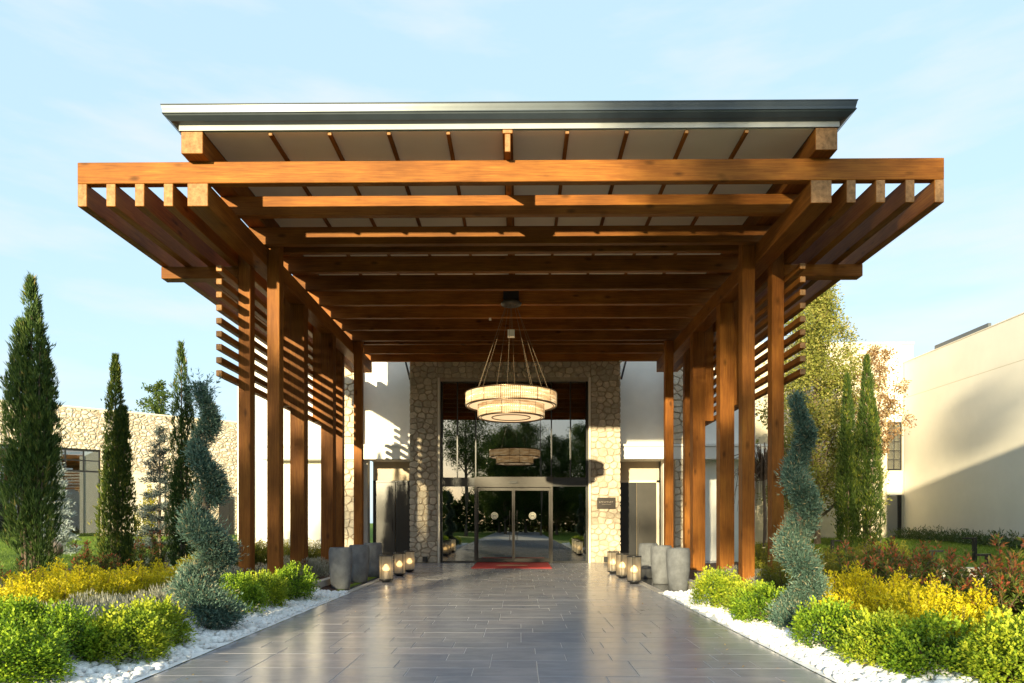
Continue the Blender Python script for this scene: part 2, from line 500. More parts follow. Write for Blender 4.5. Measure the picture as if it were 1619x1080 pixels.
L_BLADE = leaf_material('grass_blade', [(0.0, (0.07, 0.13, 0.015)), (0.5, (0.15, 0.24, 0.025)), (1.0, (0.26, 0.33, 0.05))], 0.4)
L_HEDGE = leaf_material('ground_cover_leaf', [(0.0, (0.03, 0.055, 0.015)), (0.5, (0.07, 0.11, 0.03)), (1.0, (0.14, 0.17, 0.06))], 0.2)

# ------------------------------------------------------------------ ground, driveway, beds
def sheet(name, xs, ys, zf, mat, parent=None):
    X, Y = np.meshgrid(xs, ys)
    Z = zf(X, Y)
    v = np.stack([X.ravel(), Y.ravel(), Z.ravel()], 1).tolist()
    nx = len(xs)
    f = [(j * nx + i, j * nx + i + 1, (j + 1) * nx + i + 1, (j + 1) * nx + i) for j in range(len(ys) - 1) for i in range(nx - 1)]
    me = bpy.data.meshes.new(name)
    me.from_pydata(v, [], f)
    me.materials.append(mat)
    for p in me.polygons: p.use_smooth = True
    return link(name, me, parent)


gx = np.unique(np.concatenate([np.linspace(-400, -30, 16), np.linspace(-30, 30, 121), np.linspace(30, 400, 16)]))
gy = np.unique(np.concatenate([np.linspace(-300, -10, 14), np.linspace(-10, 45, 111), np.linspace(45, 600, 16)]))
ground = sheet('ground', gx, gy, ground_z, GRASS)
tag(ground, kind='structure')

DX0, DX1 = -3.15, 2.83
drive = MB()
drive.box(DX0, DX1, -60, 23.2, -0.20, -0.0035)
GROUT = plain('pale_grout', (0.37, 0.36, 0.365), 0.7, var=0.1, scale=20)
driveway = drive.build('driveway', GROUT)
tag(driveway, kind='structure')

# paving: courses of random-length slates, the nearest 300 each its own object
tile_cache = {}


def tile_mesh(w, d):
    k = (round(w, 3), round(d, 3))
    if k not in tile_cache:
        e = 0.004
        v = [(-w / 2, -d / 2, -0.03), (w / 2, -d / 2, -0.03), (w / 2, d / 2, -0.03), (-w / 2, d / 2, -0.03),
             (-w / 2, -d / 2, -0.002), (w / 2, -d / 2, -0.002), (w / 2, d / 2, -0.002), (-w / 2, d / 2, -0.002),
             (-w / 2 + e, -d / 2 + e, 0), (w / 2 - e, -d / 2 + e, 0), (w / 2 - e, d / 2 - e, 0), (-w / 2 + e, d / 2 - e, 0)]
        f = [(0, 1, 5, 4), (1, 2, 6, 5), (2, 3, 7, 6), (3, 0, 4, 7), (4, 5, 9, 8), (5, 6, 10, 9), (6, 7, 11, 10), (7, 4, 8, 11), (8, 9, 10, 11)]
        me = bpy.data.meshes.new('paving_tile')
        me.from_pydata(v, [], f)
        me.materials.append(TILE)
        tile_cache[k] = me
    return tile_cache[k]


tiles = []
y = -6.0
while y < 23.1:
    d = 0.345
    if abs(y - 12.0) < 0.17:
        d = 0.10
    x = DX0 + R.choice([0.0, 0.2, 0.35, 0.5]) * 0.0
    first = True
    while x < DX1 - 0.02:
        w = R.choice([0.45, 0.6, 0.6, 0.75, 0.9])
        if first: w = R.choice([0.3, 0.45, 0.6, 0.75]); first = False
        if d < 0.2: w = 1.2
        if DX1 - (x + w) < 0.22: w = DX1 - x
        tiles.append((x + w / 2, y + d / 2, w - 0.007, d - 0.003))
        x += w
    y += d
near = sorted([t for t in tiles if t[1] > 5.3], key=lambda t: t[1])[:296]
ns = set(near)
for (x, y, w, d) in near:
    link('paving_tile', tile_mesh(w, d), driveway, (x, y, R.uniform(-0.0012, 0.0012)))
mb = MB(); tint = []
for t in tiles:
    if t in ns: continue
    x, y, w, d = t
    e = 0.004
    mb.add([(x - w / 2, y - d / 2, -0.03), (x + w / 2, y - d / 2, -0.03), (x + w / 2, y + d / 2, -0.03), (x - w / 2, y + d / 2, -0.03),
            (x - w / 2 + e, y - d / 2 + e, 0), (x + w / 2 - e, y - d / 2 + e, 0), (x + w / 2 - e, y + d / 2 - e, 0), (x - w / 2 + e, y + d / 2 - e, 0)],
           [(0, 1, 5, 4), (1, 2, 6, 5), (2, 3, 7, 6), (3, 0, 4, 7), (4, 5, 6, 7)])
    tint += [R.random()] * 5
rest = mb.build('paving_tiles', TILE, driveway)
rest['kind'] = 'stuff'
ta = rest.data.attributes.new('tint', 'FLOAT', 'FACE'); ta.data.foreach_set('value', tint)

# forecourt slabs beside the doors, troughs with kerbs
fore = MB()
for s, xi in ((-1, DX0), (1, DX1)):
    a, b_ = sorted((xi + s * 0.002, s * 7.2))
    fore.box(a, b_, 18.8, 27.0, -0.25, -0.004)
tag(fore.build('forecourt', TILE), kind='structure')
TR_Y0, TR_Y1 = 13.3, 18.8
for s, xi in ((-1, DX0), (1, DX1)):
    a, b_ = sorted((xi + s * 0.14, xi + s * 0.86))
    t = MB().box(a, b_, TR_Y0 + 0.12, TR_Y1, -0.2, -0.055)
    tr = t.build('trough', TROUGH); tag(tr, kind='structure')
    k = MB()
    a, b_ = sorted((xi + s * 0.003, xi + s * 0.14)); k.box(a, b_, TR_Y0 + 0.12, TR_Y1, -0.2, 0.012)
    a, b_ = sorted((xi + s * 0.003, xi + s * 1.02)); k.box(a, b_, TR_Y0, TR_Y0 + 0.12, -0.2, 0.014)
    a, b_ = sorted((xi + s * 0.86, xi + s * 1.02)); k.box(a, b_, TR_Y0 + 0.12, TR_Y1, -0.2, 0.14)
    kb = k.build('kerb', KERB); tag(kb, kind='structure')

# planting beds
for s in (-1, 1):
    xs = np.linspace(s * 3.05, s * 11.0, 50) if s > 0 else np.linspace(s * 11.0, s * 3.3, 50)
    ys = np.linspace(1.5, 20.8, 100)
    zf = lambda X, Y: ground_z(X, Y) + 0.035 + 0.02 * np.sin(X * 7 + Y * 3) * np.sin(Y * 6 - X * 2) - 0.06 * smooth(0, 0.6, 4.02 - np.abs(X)) * smooth(13.0, 13.3, Y)
    bed = sheet('planting_bed', xs, ys, zf, MULCH)
    tag(bed, kind='structure')
# bark chips on the beds
cv = MB()
for i in range(7000):
    s = R.choice((-1, 1))
    x = s * R.uniform(3.5, 7.0); y = R.uniform(4.5, 12.5)
    z = gz(x, y) + 0.045 + R.uniform(0, 0.02)
    a = R.uniform(0, pi); l_ = R.uniform(0.02, 0.06); w_ = R.uniform(0.008, 0.018)
    ux, uy = cos(a) * l_, sin(a) * l_; px, py = -sin(a) * w_, cos(a) * w_
    tz = R.uniform(-0.012, 0.018)
    cv.add([(x - ux - px, y - uy - py, z - tz), (x + ux - px, y + uy - py, z + tz), (x + ux + px, y + uy + py, z + tz + 0.006), (x - ux + px, y - uy + py, z - tz + 0.006)], [(0, 1, 2, 3)])
tag(cv.build('bark_chips', CHIP), kind='stuff')

# pebble borders
def pebble_mesh(seed):
    bm = bmesh.new()
    bmesh.ops.create_icosphere(bm, subdivisions=2, radius=1.0)
    off = Vector((seed * 3.1, seed * 1.7, 0))
    for v in bm.verts:
        k = 1 + 0.22 * mnoise.noise(v.co * 1.1 + off)
        v.co = Vector((v.co.x * k, v.co.y * k * 0.82, v.co.z * k * 0.62))
    me = bpy.data.meshes.new('pebble')
    bm.to_mesh(me); bm.free()
    for p in me.polygons: p.use_smooth = True
    me.materials.append(PEBBLE)
    return me


pmeshes = [pebble_mesh(i) for i in range(7)]
pdata = []
for me in pmeshes:
    v = np.zeros(len(me.vertices) * 3); me.vertices.foreach_get('co', v)
    pdata.append((v.reshape(-1, 3), [tuple(p.vertices) for p in me.polygons]))
for s, xi in ((-1, DX0), (1, DX1)):
    a, b_ = sorted((xi + s * 0.002, xi + s * 1.0))
    xs = np.linspace(a, b_, 12); ys = np.linspace(2.5, 13.28, 60)
    base = sheet('pebble_border', xs, ys, lambda X, Y: ground_z(X, Y) * 0 + 0.004 + 0.10 * smooth(0.35, 1.0, np.abs(X - xi)) + 0.006 * np.sin(X * 30) * np.sin(Y * 25), PEBBLE)
    tag(base, kind='structure')
    P = []
    for i in range(2600):
        u = R.random() ** 0.9
        yy = 3.0 + 10.25 * R.random() ** 1.15
        r = R.uniform(0.028, 0.052)
        if R.random() < 0.08: r *= 1.35
        x = xi + s * (r + 0.005 + u * 0.9)
        z = 0.014 + 0.10 * float(smooth(0.35, 1.0, abs(x - xi))) + R.uniform(0.0, 0.022)
        P.append((x, yy, z, r))
    vis = sorted([p for p in P if p[1] > 5.5 and abs(p[0] - xi) < 0.62], key=lambda p: p[1] / p[3])[:296]
    vs = set(vis)
    for p in vis:
        o = link('pebble', R.choice(pmeshes), base, p[:3], (R.uniform(-.4, .4), R.uniform(-.4, .4), R.uniform(0, 6.28)))
        o.scale = (p[3],) * 3
    vv, ff, n0 = [], [], 0
    for p in P:
        if p in vs: continue
        pv, pf = R.choice(pdata)
        m = Matrix.Rotation(R.uniform(0, 6.28), 3, 'Z') @ Matrix.Rotation(R.uniform(-.4, .4), 3, 'X')
        vv.append(pv @ np.array(m).T * p[3] + np.array(p[:3]))
        ff += [(q[0] + n0, q[1] + n0, q[2] + n0) for q in pf]
        n0 += len(pv)
    me = bpy.data.meshes.new('pebbles')
    me.from_pydata(np.concatenate(vv).tolist(), [], ff)
    me.materials.append(PEBBLE)
    for q in me.polygons: q.use_smooth = True
    o = link('pebbles', me, base); o['kind'] = 'stuff'

# ------------------------------------------------------------------ timber canopy
tim_cache = {}


def timber_mesh(L, a, b_, name):
    k = (round(L, 3), round(a, 3), round(b_, 3))
    if k not in tim_cache:
        bm = bmesh.new()
        bmesh.ops.create_cube(bm, size=1.0)
        for v in bm.verts: v.co = Vector((v.co.x * L, v.co.y * a, v.co.z * b_))
        bmesh.ops.bevel(bm, geom=bm.edges[:], offset=min(0.008, a * .08), segments=1, affect='EDGES')
        me = bpy.data.meshes.new(name)
        bm.to_mesh(me); bm.free()
        me.materials.append(WOOD); me.materials.append(ENDGRAIN)
        for p in me.polygons:
            if abs(p.normal.x) > 0.9: p.material_index = 1
        tim_cache[k] = me
    return tim_cache[k]


def timber(name, x0, x1, y0, y1, z0, z1, parent, label=None):
    dx, dy, dz = x1 - x0, y1 - y0, z1 - z0
    c = ((x0 + x1) / 2, (y0 + y1) / 2, (z0 + z1) / 2)
    if dz >= dx and dz >= dy: me, rot = timber_mesh(dz, dy, dx, name), (0, -pi / 2, 0)
    elif dy >= dx: me, rot = timber_mesh(dy, dx, dz, name), (0, 0, pi / 2)
    else: me, rot = timber_mesh(dx, dy, dz, name), (0, 0, 0)
    o = link(name, me, parent, c, rot)
    if label: o['label'] = label
    return o


CAN = empty('timber_canopy', (-0.05, 0, 0), 0, 'large brown timber entrance canopy with slatted sides over the paved driveway', 'canopy')
ZB, ZM, ZT = 6.40, 6.765, 7.105          # big-beam underside, cross-beam underside, cross-beam top
BX0, BX1 = 4.77, 5.10
YEND = 22.9
# front beam and cross beams
timber('front_beam', -6.86, 6.86, 10.80, 10.94, ZM, ZT, CAN)
for yy in (11.95, 13.195, 13.60, 14.66, 15.78, 16.88, 17.96, 19.07, 20.195, 20.60, 21.72, 22.80):
    timber('cross_beam', -BX1 + 0.02, BX1 - 0.02, yy, yy + 0.14, ZM + 0.002, ZT - 0.002, CAN)
for s in (-1, 1):
    def sx(a, b_): return (a, b_) if s > 0 else (-b_, -a)
    timber('side_beam', *sx(BX0, BX1), 10.80, YEND, ZB, ZM, CAN)
    for c in (5.405, 5.865, 6.325, 6.785):
        timber('rafter', *sx(c - 0.075, c + 0.075), 10.802, YEND, ZB + 0.003, ZM, CAN)
    for py in (13.34, 20.345):
        timber('post', *sx(BX0 - 0.245, BX0 - 0.001), py, py + 0.245, 0.0, ZT, CAN)
        timber('post', *sx(BX1 + 0.001, BX1 + 0.235), py + 0.003, py + 0.245, 0.0, ZM - 0.01, CAN)
        timber('bracket_beam', *sx(BX1 + 0.24, 6.86), py + 0.005, py + 0.24, ZB - 0.235, ZB, CAN)
    for py in (15.66, 18.1):
        timber('post', *sx(BX0 + 0.002, BX1 - 0.002), py, py + 0.31, 0.0, ZB, CAN)
        timber('hanger', *sx(BX1 + 0.002, BX1 + 0.235), py + 0.05, py + 0.20, 4.06, ZM - 0.02, CAN)
    for k in range(9):
        zt = 6.14 - 0.243 * k
        timber('slat', *sx(BX1 + 0.235, BX1 + 0.345), 12.60, 21.0, zt - 0.11, zt, CAN)
    timber('roof_beam', *sx(4.74, 5.08), 10.56, 22.95, ZT, 7.45, CAN)
timber('ridge_beam', -0.045, 0.045, 10.56, 22.95, ZT, 7.385, CAN)
timber('ridge_flange', -0.08, 0.08, 10.555, 22.95, 7.387, 7.45, CAN)
ribx = [0.925 * k for k in (-5, -4, -3, -2, -1, 1, 2, 3, 4, 5)]
for x in [q for q in ribx if abs(q) < 4.6]:
    timber('soffit_batten', x - 0.03, x + 0.03, 10.60, 22.95, 7.40, 7.452, CAN)
xs = [-4.74] + [q for q in ribx if abs(q) < 4.6 and q < 0] + [0] + [q for q in ribx if abs(q) < 4.6 and q > 0] + [4.74]
for a, b_ in zip(xs[:-1], xs[1:]):
    MB().box(a + 0.004, b_ - 0.004, 10.60, 22.95, 7.453, 7.47).build('soffit_panel', SOFFIT, CAN)
MB().box(-5.12, 5.12, 10.57, 23.0, 7.472, 7.66).build('roof_deck', ROOFMET, CAN)
# fascia board and gutter swept round three sides
def sweep(profile, x, y0, y1):
    """profile: (outward, z); mitred U round front and both sides"""
    v, f = [], []
    path = [(-x, y1, -1, 0), (-x, y0, -1, -1), (x, y0, 1, -1), (x, y1, 1, 0)]
    m = len(profile)
    for (px, py, ox, oy) in path:
        for (o, z) in profile: v.append((px + ox * o, py + oy * o, z))
    for i in range(3):
        for k in range(m - 1):
            f.append((i * m + k, (i + 1) * m + k, (i + 1) * m + k + 1, i * m + k + 1))
    return v, f


MB().add(*sweep([(0, 7.452), (0.012, 7.452), (0.012, 7.535), (0.0, 7.54)], 5.09, 10.555, 23.0)).build('fascia', FASCIA, CAN)
g_ = MB().add(*sweep([(0.0, 7.535), (0.03, 7.535), (0.10, 7.548), (0.165, 7.60), (0.175, 7.622), (0.190, 7.622), (0.190, 7.634), (0.178, 7.640), (0.182, 7.668), (0.190, 7.70), (0.198, 7.735), (0.205, 7.742), (0.205, 7.756), (0.18, 7.756), (0.02, 7.70)], 5.09, 10.555, 23.0))
g_.build('gutter', GUTTER, CAN)
MB().box(-5.3, 5.3, 10.45, 23.0, 7.665, 7.72).build('roof_cover', ROOFMET, CAN)
# small white dome lamp and spot under the rear beams
cd = MB().lathe([(0.001, -0.05), (0.03, -0.045), (0.05, -0.02), (0.055, 0.0)], 16, (3.55, 22.72, ZM - 0.03)); cd.build('ceiling_spot', WHITE, CAN, True)
MB().box(-0.62, -0.56, 18.0, 18.06, ZM - 0.05, ZM + 0.05).build('ceiling_spot', WHITE, CAN)
# lit glow on inner surfaces comes from the chandelier itself

# ------------------------------------------------------------------ rubble stone pieces
def clip(poly, nx, ny, d):
    out = []
    for i in range(len(poly)):
        a, b_ = poly[i], poly[(i + 1) % len(poly)]
        da = a[0] * nx + a[1] * ny - d; db = b_[0] * nx + b_[1] * ny - d
        if da <= 0: out.append(a)
        if (da < 0 < db) or (db < 0 < da):
            t = da / (da - db)
            out.append((a[0] + (b_[0] - a[0]) * t, a[1] + (b_[1] - a[1]) * t))
    return out


def stone_cells(x0, x1, z0, z1, pitch, rnd):
    """irregular cells: jittered courses of uneven stones"""
    S = []
    z = z0
    while z < z1:
        h = pitch * rnd.uniform(0.62, 1.15)
        x = x0 - rnd.uniform(0, 0.1)
        while x < x1:
            w = pitch * rnd.uniform(0.75, 1.7)
            S.append((x + w / 2 + rnd.uniform(-.05, .05), z + h / 2 + rnd.uniform(-.07, .07)))
            x += w
        z += h
    cells = []
    for i, p in enumerate(S):
        poly = [(x0, z0), (x1, z0), (x1, z1), (x0, z1)]
        near_ = sorted((q for q in S if q is not p), key=lambda q: (q[0] - p[0]) ** 2 + ((q[1] - p[1]) * 1.25) ** 2)[:16]
        for q in near_:
            nx, ny = q[0] - p[0], (q[1] - p[1]) * 1.4
            mx, my = (q[0] + p[0]) / 2, (q[1] + p[1]) / 2
            poly = clip(poly, nx, ny, nx * mx + ny * my)
            if len(poly) < 3: break
        if len(poly) >= 3: cells.append(poly)
    return cells


def stone_geo(poly, yf, rnd, mb, gap=0.011):
    cx = sum(p[0] for p in poly) / len(poly); cz = sum(p[1] for p in poly) / len(poly)
    A = abs(sum(poly[i][0] * poly[(i + 1) % len(poly)][1] - poly[(i + 1) % len(poly)][0] * poly[i][1] for i in range(len(poly)))) / 2
    if A < 0.0035: return False
    # round the corners
    q = []
    for i in range(len(poly)):
        a, b_ = poly[i], poly[(i + 1) % len(poly)]
        q += [(a[0] * .82 + b_[0] * .18, a[1] * .82 + b_[1] * .18), (a[0] * .18 + b_[0] * .82, a[1] * .18 + b_[1] * .82)]
    r = sqrt(A)
    k0 = max(0.6, 1 - gap * 2.0 / r * 1.4); k1 = k0 * 0.86
    d = rnd.uniform(0.022, 0.06)
    n = len(q)
    tx, tz = rnd.uniform(-.12, .12), rnd.uniform(-.12, .12)
    V = [(cx + (p[0] - cx) * k0, yf, cz + (p[1] - cz) * k0) for p in q]
    V += [(cx + (p[0] - cx) * k0, yf - d * .6, cz + (p[1] - cz) * k0) for p in q]
    V += [(cx + (p[0] - cx) * k1 + rnd.uniform(-.006, .006), yf - d + (p[0] - cx) * tx + (p[1] - cz) * tz, cz + (p[1] - cz) * k1 + rnd.uniform(-.006, .006)) for p in q]
    F = []
    for k in range(2):
        for i in range(n):
            j = (i + 1) % n
            F.append((k * n + i, k * n + j, (k + 1) * n + j, (k + 1) * n + i))
    F.append(tuple(2 * n + i for i in range(n)))
    mb.add(V, F)
    return True


# ------------------------------------------------------------------ hotel building
HOT = empty('hotel_building', (0, 23.2, 0), 0, 'white hotel building with stone portal and dark glass doors behind the timber canopy', 'building')
HY = 23.2


def hb(name, mat, *boxes, parent=HOT, label=None, smooth_=False):
    m = MB()
    for q in boxes: m.box(q[0], q[1], q[2] - HY, q[3] - HY, q[4], q[5])
    o = m.build(name, mat, parent)
    if label: o['label'] = label
    return o


PX0, PX1, OX0, OX1, OZ = -3.58, 3.54, -2.64, 2.55, 6.28
PF = 23.16                       # face of the mortar bed
PTOP = 7.1
rs = random.Random(5)
for (a, b_, z0, z1, nm) in ((PX0, OX0, 0, PTOP, 'stone_pier'), (OX1, PX1, 0, PTOP, 'stone_pier'), (OX0, OX1, OZ, PTOP, 'stone_lintel')):
    core = hb(nm, MORTAR, (a, b_, PF, 24.3, z0 - 0.1, z1))
    for poly in stone_cells(a - 0.03 if nm == 'stone_pier' and a < 0 else a, b_ + 0.03 if nm == 'stone_pier' and a > 0 else b_, z0, z1, 0.225, rs):
        m = MB()
        if stone_geo(poly, PF - HY, rs, m):
            m.build('stone', STONE, core)
# pale reveals of the opening
hb('reveal', CREAM, (OX0, OX0 + 0.07, PF - 0.045, 23.5, 0, OZ))
hb('reveal', CREAM, (OX1 - 0.07, OX1, PF - 0.045, 23.5, 0, OZ))
# rear wings
hb('white_wall', WHITE, (-9.9, PX0, 24.6, 25.0, 4.0, 8.2), (-9.9, -5.35, 24.602, 25.0, -0.2, 4.0), label='left white rendered wall')
hb('white_wall', WHITE, (PX1, 8.6, 24.6, 25.0, 4.0, 8.2), (5.3, 8.6, 24.602, 25.0, -0.2, 4.0), label='right white rendered wall')
for s in (-1, 1):
    def sx(a, b_): return (a, b_) if s > 0 else (-b_, -a)
    hb('ledge', WHITE, (*sx(3.50, 9.0), 24.0, 24.65, 3.60, 4.02))
    hb('ledge_cap', WHITE, (*sx(3.50, 9.03), 23.96, 24.65, 4.035, 4.12))
    hb('recess_wall', TAN, (*sx(3.3, 5.3), 25.3, 25.5, -0.2, 4.0))
    hb('recess_ceiling', WHITE, (*sx(3.5, 5.3), 24.66, 25.4, 3.62, 3.9))
    # service doors: two leaves in a frame
    fr = hb('door_frame', BLACK if s < 0 else CREAM, (*sx(5.18, 5.28), 25.18, 25.3, 0, 2.92), (*sx(3.6, 5.28), 25.18, 25.3, 2.84, 2.92))
    d1 = hb('service_door', DARKDOOR, (*sx(4.47, 5.17), 25.20, 25.26, 0.01, 2.83))
    h = MB().lathe([(0.012, 0), (0.012, 0.5)], 8, (s * 4.56, 25.17 - HY, 1.0)); h.build('door_handle', STEEL, d1)
    hb('service_door', BLACK, (*sx(3.62, 4.44), 25.20, 25.26, 0.01, 2.83))
    # stone-clad end pier seen between the posts
    core = hb('stone_end_pier', MORTAR, (*sx(5.55, 6.15), 23.9, 24.58, -0.1, 3.58), (*sx(5.55, 6.15), 24.2, 24.59, 4.13, 7.6))
    m = MB()
    for poly in stone_cells(*sx(5.55, 6.15), 0, 3.56, 0.27, rs): stone_geo(poly, 23.9 - HY, rs, m)
    for poly in stone_cells(*sx(5.55, 6.15), 4.15, 7.6, 0.27, rs): stone_geo(poly, 24.2 - HY, rs, m)
    o = m.build('stones', STONE, core); o['kind'] = 'stuff'
    # tie rod from portal head, floor spotlight
    MB().tube([(s * 3.60, 23.25 - HY, 6.25), (s * 3.80, 23.5 - HY, 6.95)], 0.035, 8).build('tie_rod', BLACK, HOT)
    hb('floor_spot', BLACK, (*sx(2.98, 3.13), 22.98, 23.10, 0.04, 0.22))

# glazed front: frame > panes, mullions; doors > glass, handle, sticker
GY = 23.38
fr = hb('glass_front', BLACK, (OX0 + 0.072, OX0 + 0.14, GY - 0.06, GY + 0.06, 0, OZ), (OX1 - 0.14, OX1 - 0.072, GY - 0.06, GY + 0.06, 0, OZ), (OX0 + 0.14, OX1 - 0.14, GY - 0.06, GY + 0.06, OZ - 0.07, OZ),
        (OX0 + 0.14, -1.40, GY - 0.055, GY + 0.055, 2.60, 2.90), (1.27, OX1 - 0.14, GY - 0.055, GY + 0.055, 2.60, 2.90), (OX0 + 0.14, -1.40, GY - 0.05, GY + 0.05, 0, 0.05), (1.27, OX1 - 0.14, GY - 0.05, GY + 0.05, 0, 0.05))
mx_ = [OX0 + 0.14, -1.99, -1.36, 1.23, 1.88, OX1 - 0.14]
for x in (-1.99, -1.36, 1.23, 1.88):
    hb('mullion', BLACK, (x - 0.02, x + 0.02, GY - 0.045, GY + 0.05, 2.93, OZ - 0.07), parent=fr).location = (0, 0, 0)
for a, b_ in zip(mx_[:-1], mx_[1:]):
    hb('pane', GLASS, (a + 0.021, b_ - 0.021, GY - 0.006, GY + 0.006, 2.91, OZ - 0.072), parent=fr)
hb('pane', GLASS, (OX0 + 0.141, -1.41, GY - 0.006, GY + 0.006, 0.051, 2.60), parent=fr)
hb('pane', GLASS, (1.28, OX1 - 0.141, GY - 0.006, GY + 0.006, 0.051, 2.60), parent=fr)
hd = hb('door_header', STEEL, (-1.40, 1.27, GY - 0.10, GY + 0.06, 2.575, 2.925), (-1.40, -1.32, GY - 0.08, GY + 0.06, 0, 2.575), (1.19, 1.27, GY - 0.08, GY + 0.06, 0, 2.575))
hb('door_sensor', BLACK, (-0.20, 0.07, GY - 0.135, GY - 0.10, 2.70, 2.78), parent=hd)
for (a, b_, cx_) in ((-1.315, -0.075, -0.72), (-0.065, 1.185, 0.585)):
    d = hb('sliding_door', STEEL, (a, a + 0.045, GY + 0.01, GY + 0.05, 0.02, 2.56), (b_ - 0.045, b_, GY + 0.01, GY + 0.05, 0.02, 2.56), (a + 0.045, b_ - 0.045, GY + 0.01, GY + 0.05, 2.46, 2.56), (a + 0.045, b_ - 0.045, GY + 0.01, GY + 0.05, 0.02, 0.14))
    hb('door_glass', GLASS, (a + 0.046, b_ - 0.046, GY + 0.025, GY + 0.035, 0.141, 2.459), parent=d)
    st = MB()
    st.lathe([(0.001, 0), (0.125, 0), (0.125, 0.004), (0.001, 0.004)], 28)
    s_ = st.build('door_sticker', plain('cream_sticker', (0.75, 0.72, 0.55), 0.6), d, False, (cx_, GY + 0.020 - HY, 1.60), (pi / 2, 0, 0))
    em = MB()
    em.lathe([(0.085, 0.0045), (0.10, 0.0045), (0.10, 0.0065), (0.085, 0.0065)], 28, cap0=False, cap1=False)
    em.box(-0.045, -0.02, -0.03, 0.03, 0.0045, 0.0065); em.box(0.02, 0.045, -0.03, 0.03, 0.0045, 0.0065); em.box(-0.019, 0.019, -0.012, 0.012, 0.0045, 0.0065)
    e_ = em.build('sticker_emblem', plain('grey_print', (0.30, 0.30, 0.26), 0.7), d, False, (cx_, GY + 0.020 - HY, 1.60), (pi / 2, 0, 0))
    hx = b_ - 0.12 if cx_ < 0 else a + 0.12
    hp = MB().tube([(hx, GY - 0.03 - HY, 0.75), (hx, GY - 0.05 - HY, 0.78), (hx, GY - 0.05 - HY, 1.75), (hx, GY - 0.03 - HY, 1.78)], 0.014, 8)
    hp.build('door_handle', STEEL, d, True)
# lobby behind the glass
hb('lobby_floor', LOBBY, (-3.5, 3.5, 23.5, 33, -0.1, -0.002))
hb('lobby_wall', LOBBY, (-3.55, -3.45, 24.3, 33, 0, 6.4), (3.45, 3.55, 24.3, 33, 0, 6.4), (-3.5, 3.5, 33, 33.2, 0, 6.4))
hb('lobby_ceiling', LOBBY, (-3.5, 3.5, 23.5, 33.2, 6.4, 6.6))
hb('reception_counter', LOBBYWOOD, (-1.9, 1.5, 29.0, 29.6, 0, 1.22))
for x in (-0.9, -0.35, 0.3, 0.55):
    MB().lathe([(0.10, 0), (0.10, 0.02), (0.03, 0.05), (0.025, 0.42), (0.12, 0.46), (0.15, 0.52), (0.001, 0.54)], 12, (x, 29.2 - HY, 1.22)).build('counter_lamp', CREAMGLOSS, HOT, True)
MB().lathe([(0.16, 0), (0.18, 0.05), (0.12, 0.5), (0.13, 0.85), (0.22, 1.2), (0.42, 1.42), (0.42, 1.46), (0.001, 1.46)], 24, (1.75, 25.4 - HY, 0)).build('pedestal_table', CREAMGLOSS, HOT, True)
hb('upper_gallery', LOBBY, (-3.4, 3.4, 27.0, 33, 3.0, 3.3))
hb('roof_slab', WHITE, (-9.9, PX0 - 0.1, 24.5, 40, 8.2, 8.4), (PX1 + 0.1, 8.6, 24.5, 40, 8.2, 8.4), (PX0 - 0.1, PX1 + 0.1, 24.32, 40, 7.2, 8.4))
hb('side_wall', WHITE, (-9.9, -9.5, 25.0, 40, -0.2, 8.2), (8.2, 8.6, 25.0, 40, -0.2, 8.2))
hb('wing_pier', WHITE, (-9.95, -9.5, 24.3, 24.6, -0.2, 6.25))

# plaque: two illegible lines, kept as plain raised strokes
PL = empty('wall_plaque', (3.07, 23.08, 2.02), 0, 'small black plaque with two pale lettered lines on the right stone pier', 'sign')
MB().box(-0.31, 0.31, 0.0, 0.07, -0.19, 0.19).build('plate', plain('plaque_plate', (0.03, 0.022, 0.018), 0.35), PL)
PRINT = plain('plaque_print', (0.32, 0.27, 0.22), 0.5)
m = MB()
for (row, h, x0, x1, n) in ((0.035, 0.055, -0.24, 0.24, 9), (-0.045, 0.03, -0.15, 0.17, 12)):
    for i in range(n):
        a = x0 + (x1 - x0) * i / n; w = (x1 - x0) / n * 0.62
        m.box(a, a + w * 0.32, -0.006, 0.001, row - h / 2, row + h / 2)
        m.box(a + w * 0.33, a + w, -0.006, 0.001, row + (h * 0.22 if i % 3 else -h * 0.1), row + (h / 2 if i % 3 else h * 0.15))
m.build('lettering', PRINT, PL)

# red door mat
MT = empty('door_mat', (-0.10, 21.6, 0), 0, 'red coir door mat with pale printed band lying before the sliding doors', 'mat')
MB().box(-1.2, 1.2, -1.25, 1.42, 0.002, 0.022).build('pile', REDMAT, MT)
m = MB().lathe([(0.001, 0.0225), (0.5, 0.0225), (0.5, 0.0245), (0.001, 0.0245)], 24, cap0=False)
m.v = [(x * 1.0, y * 0.5 - 0.1, z) for x, y, z in m.v]
m.build('printed_emblem', GOLD, MT)

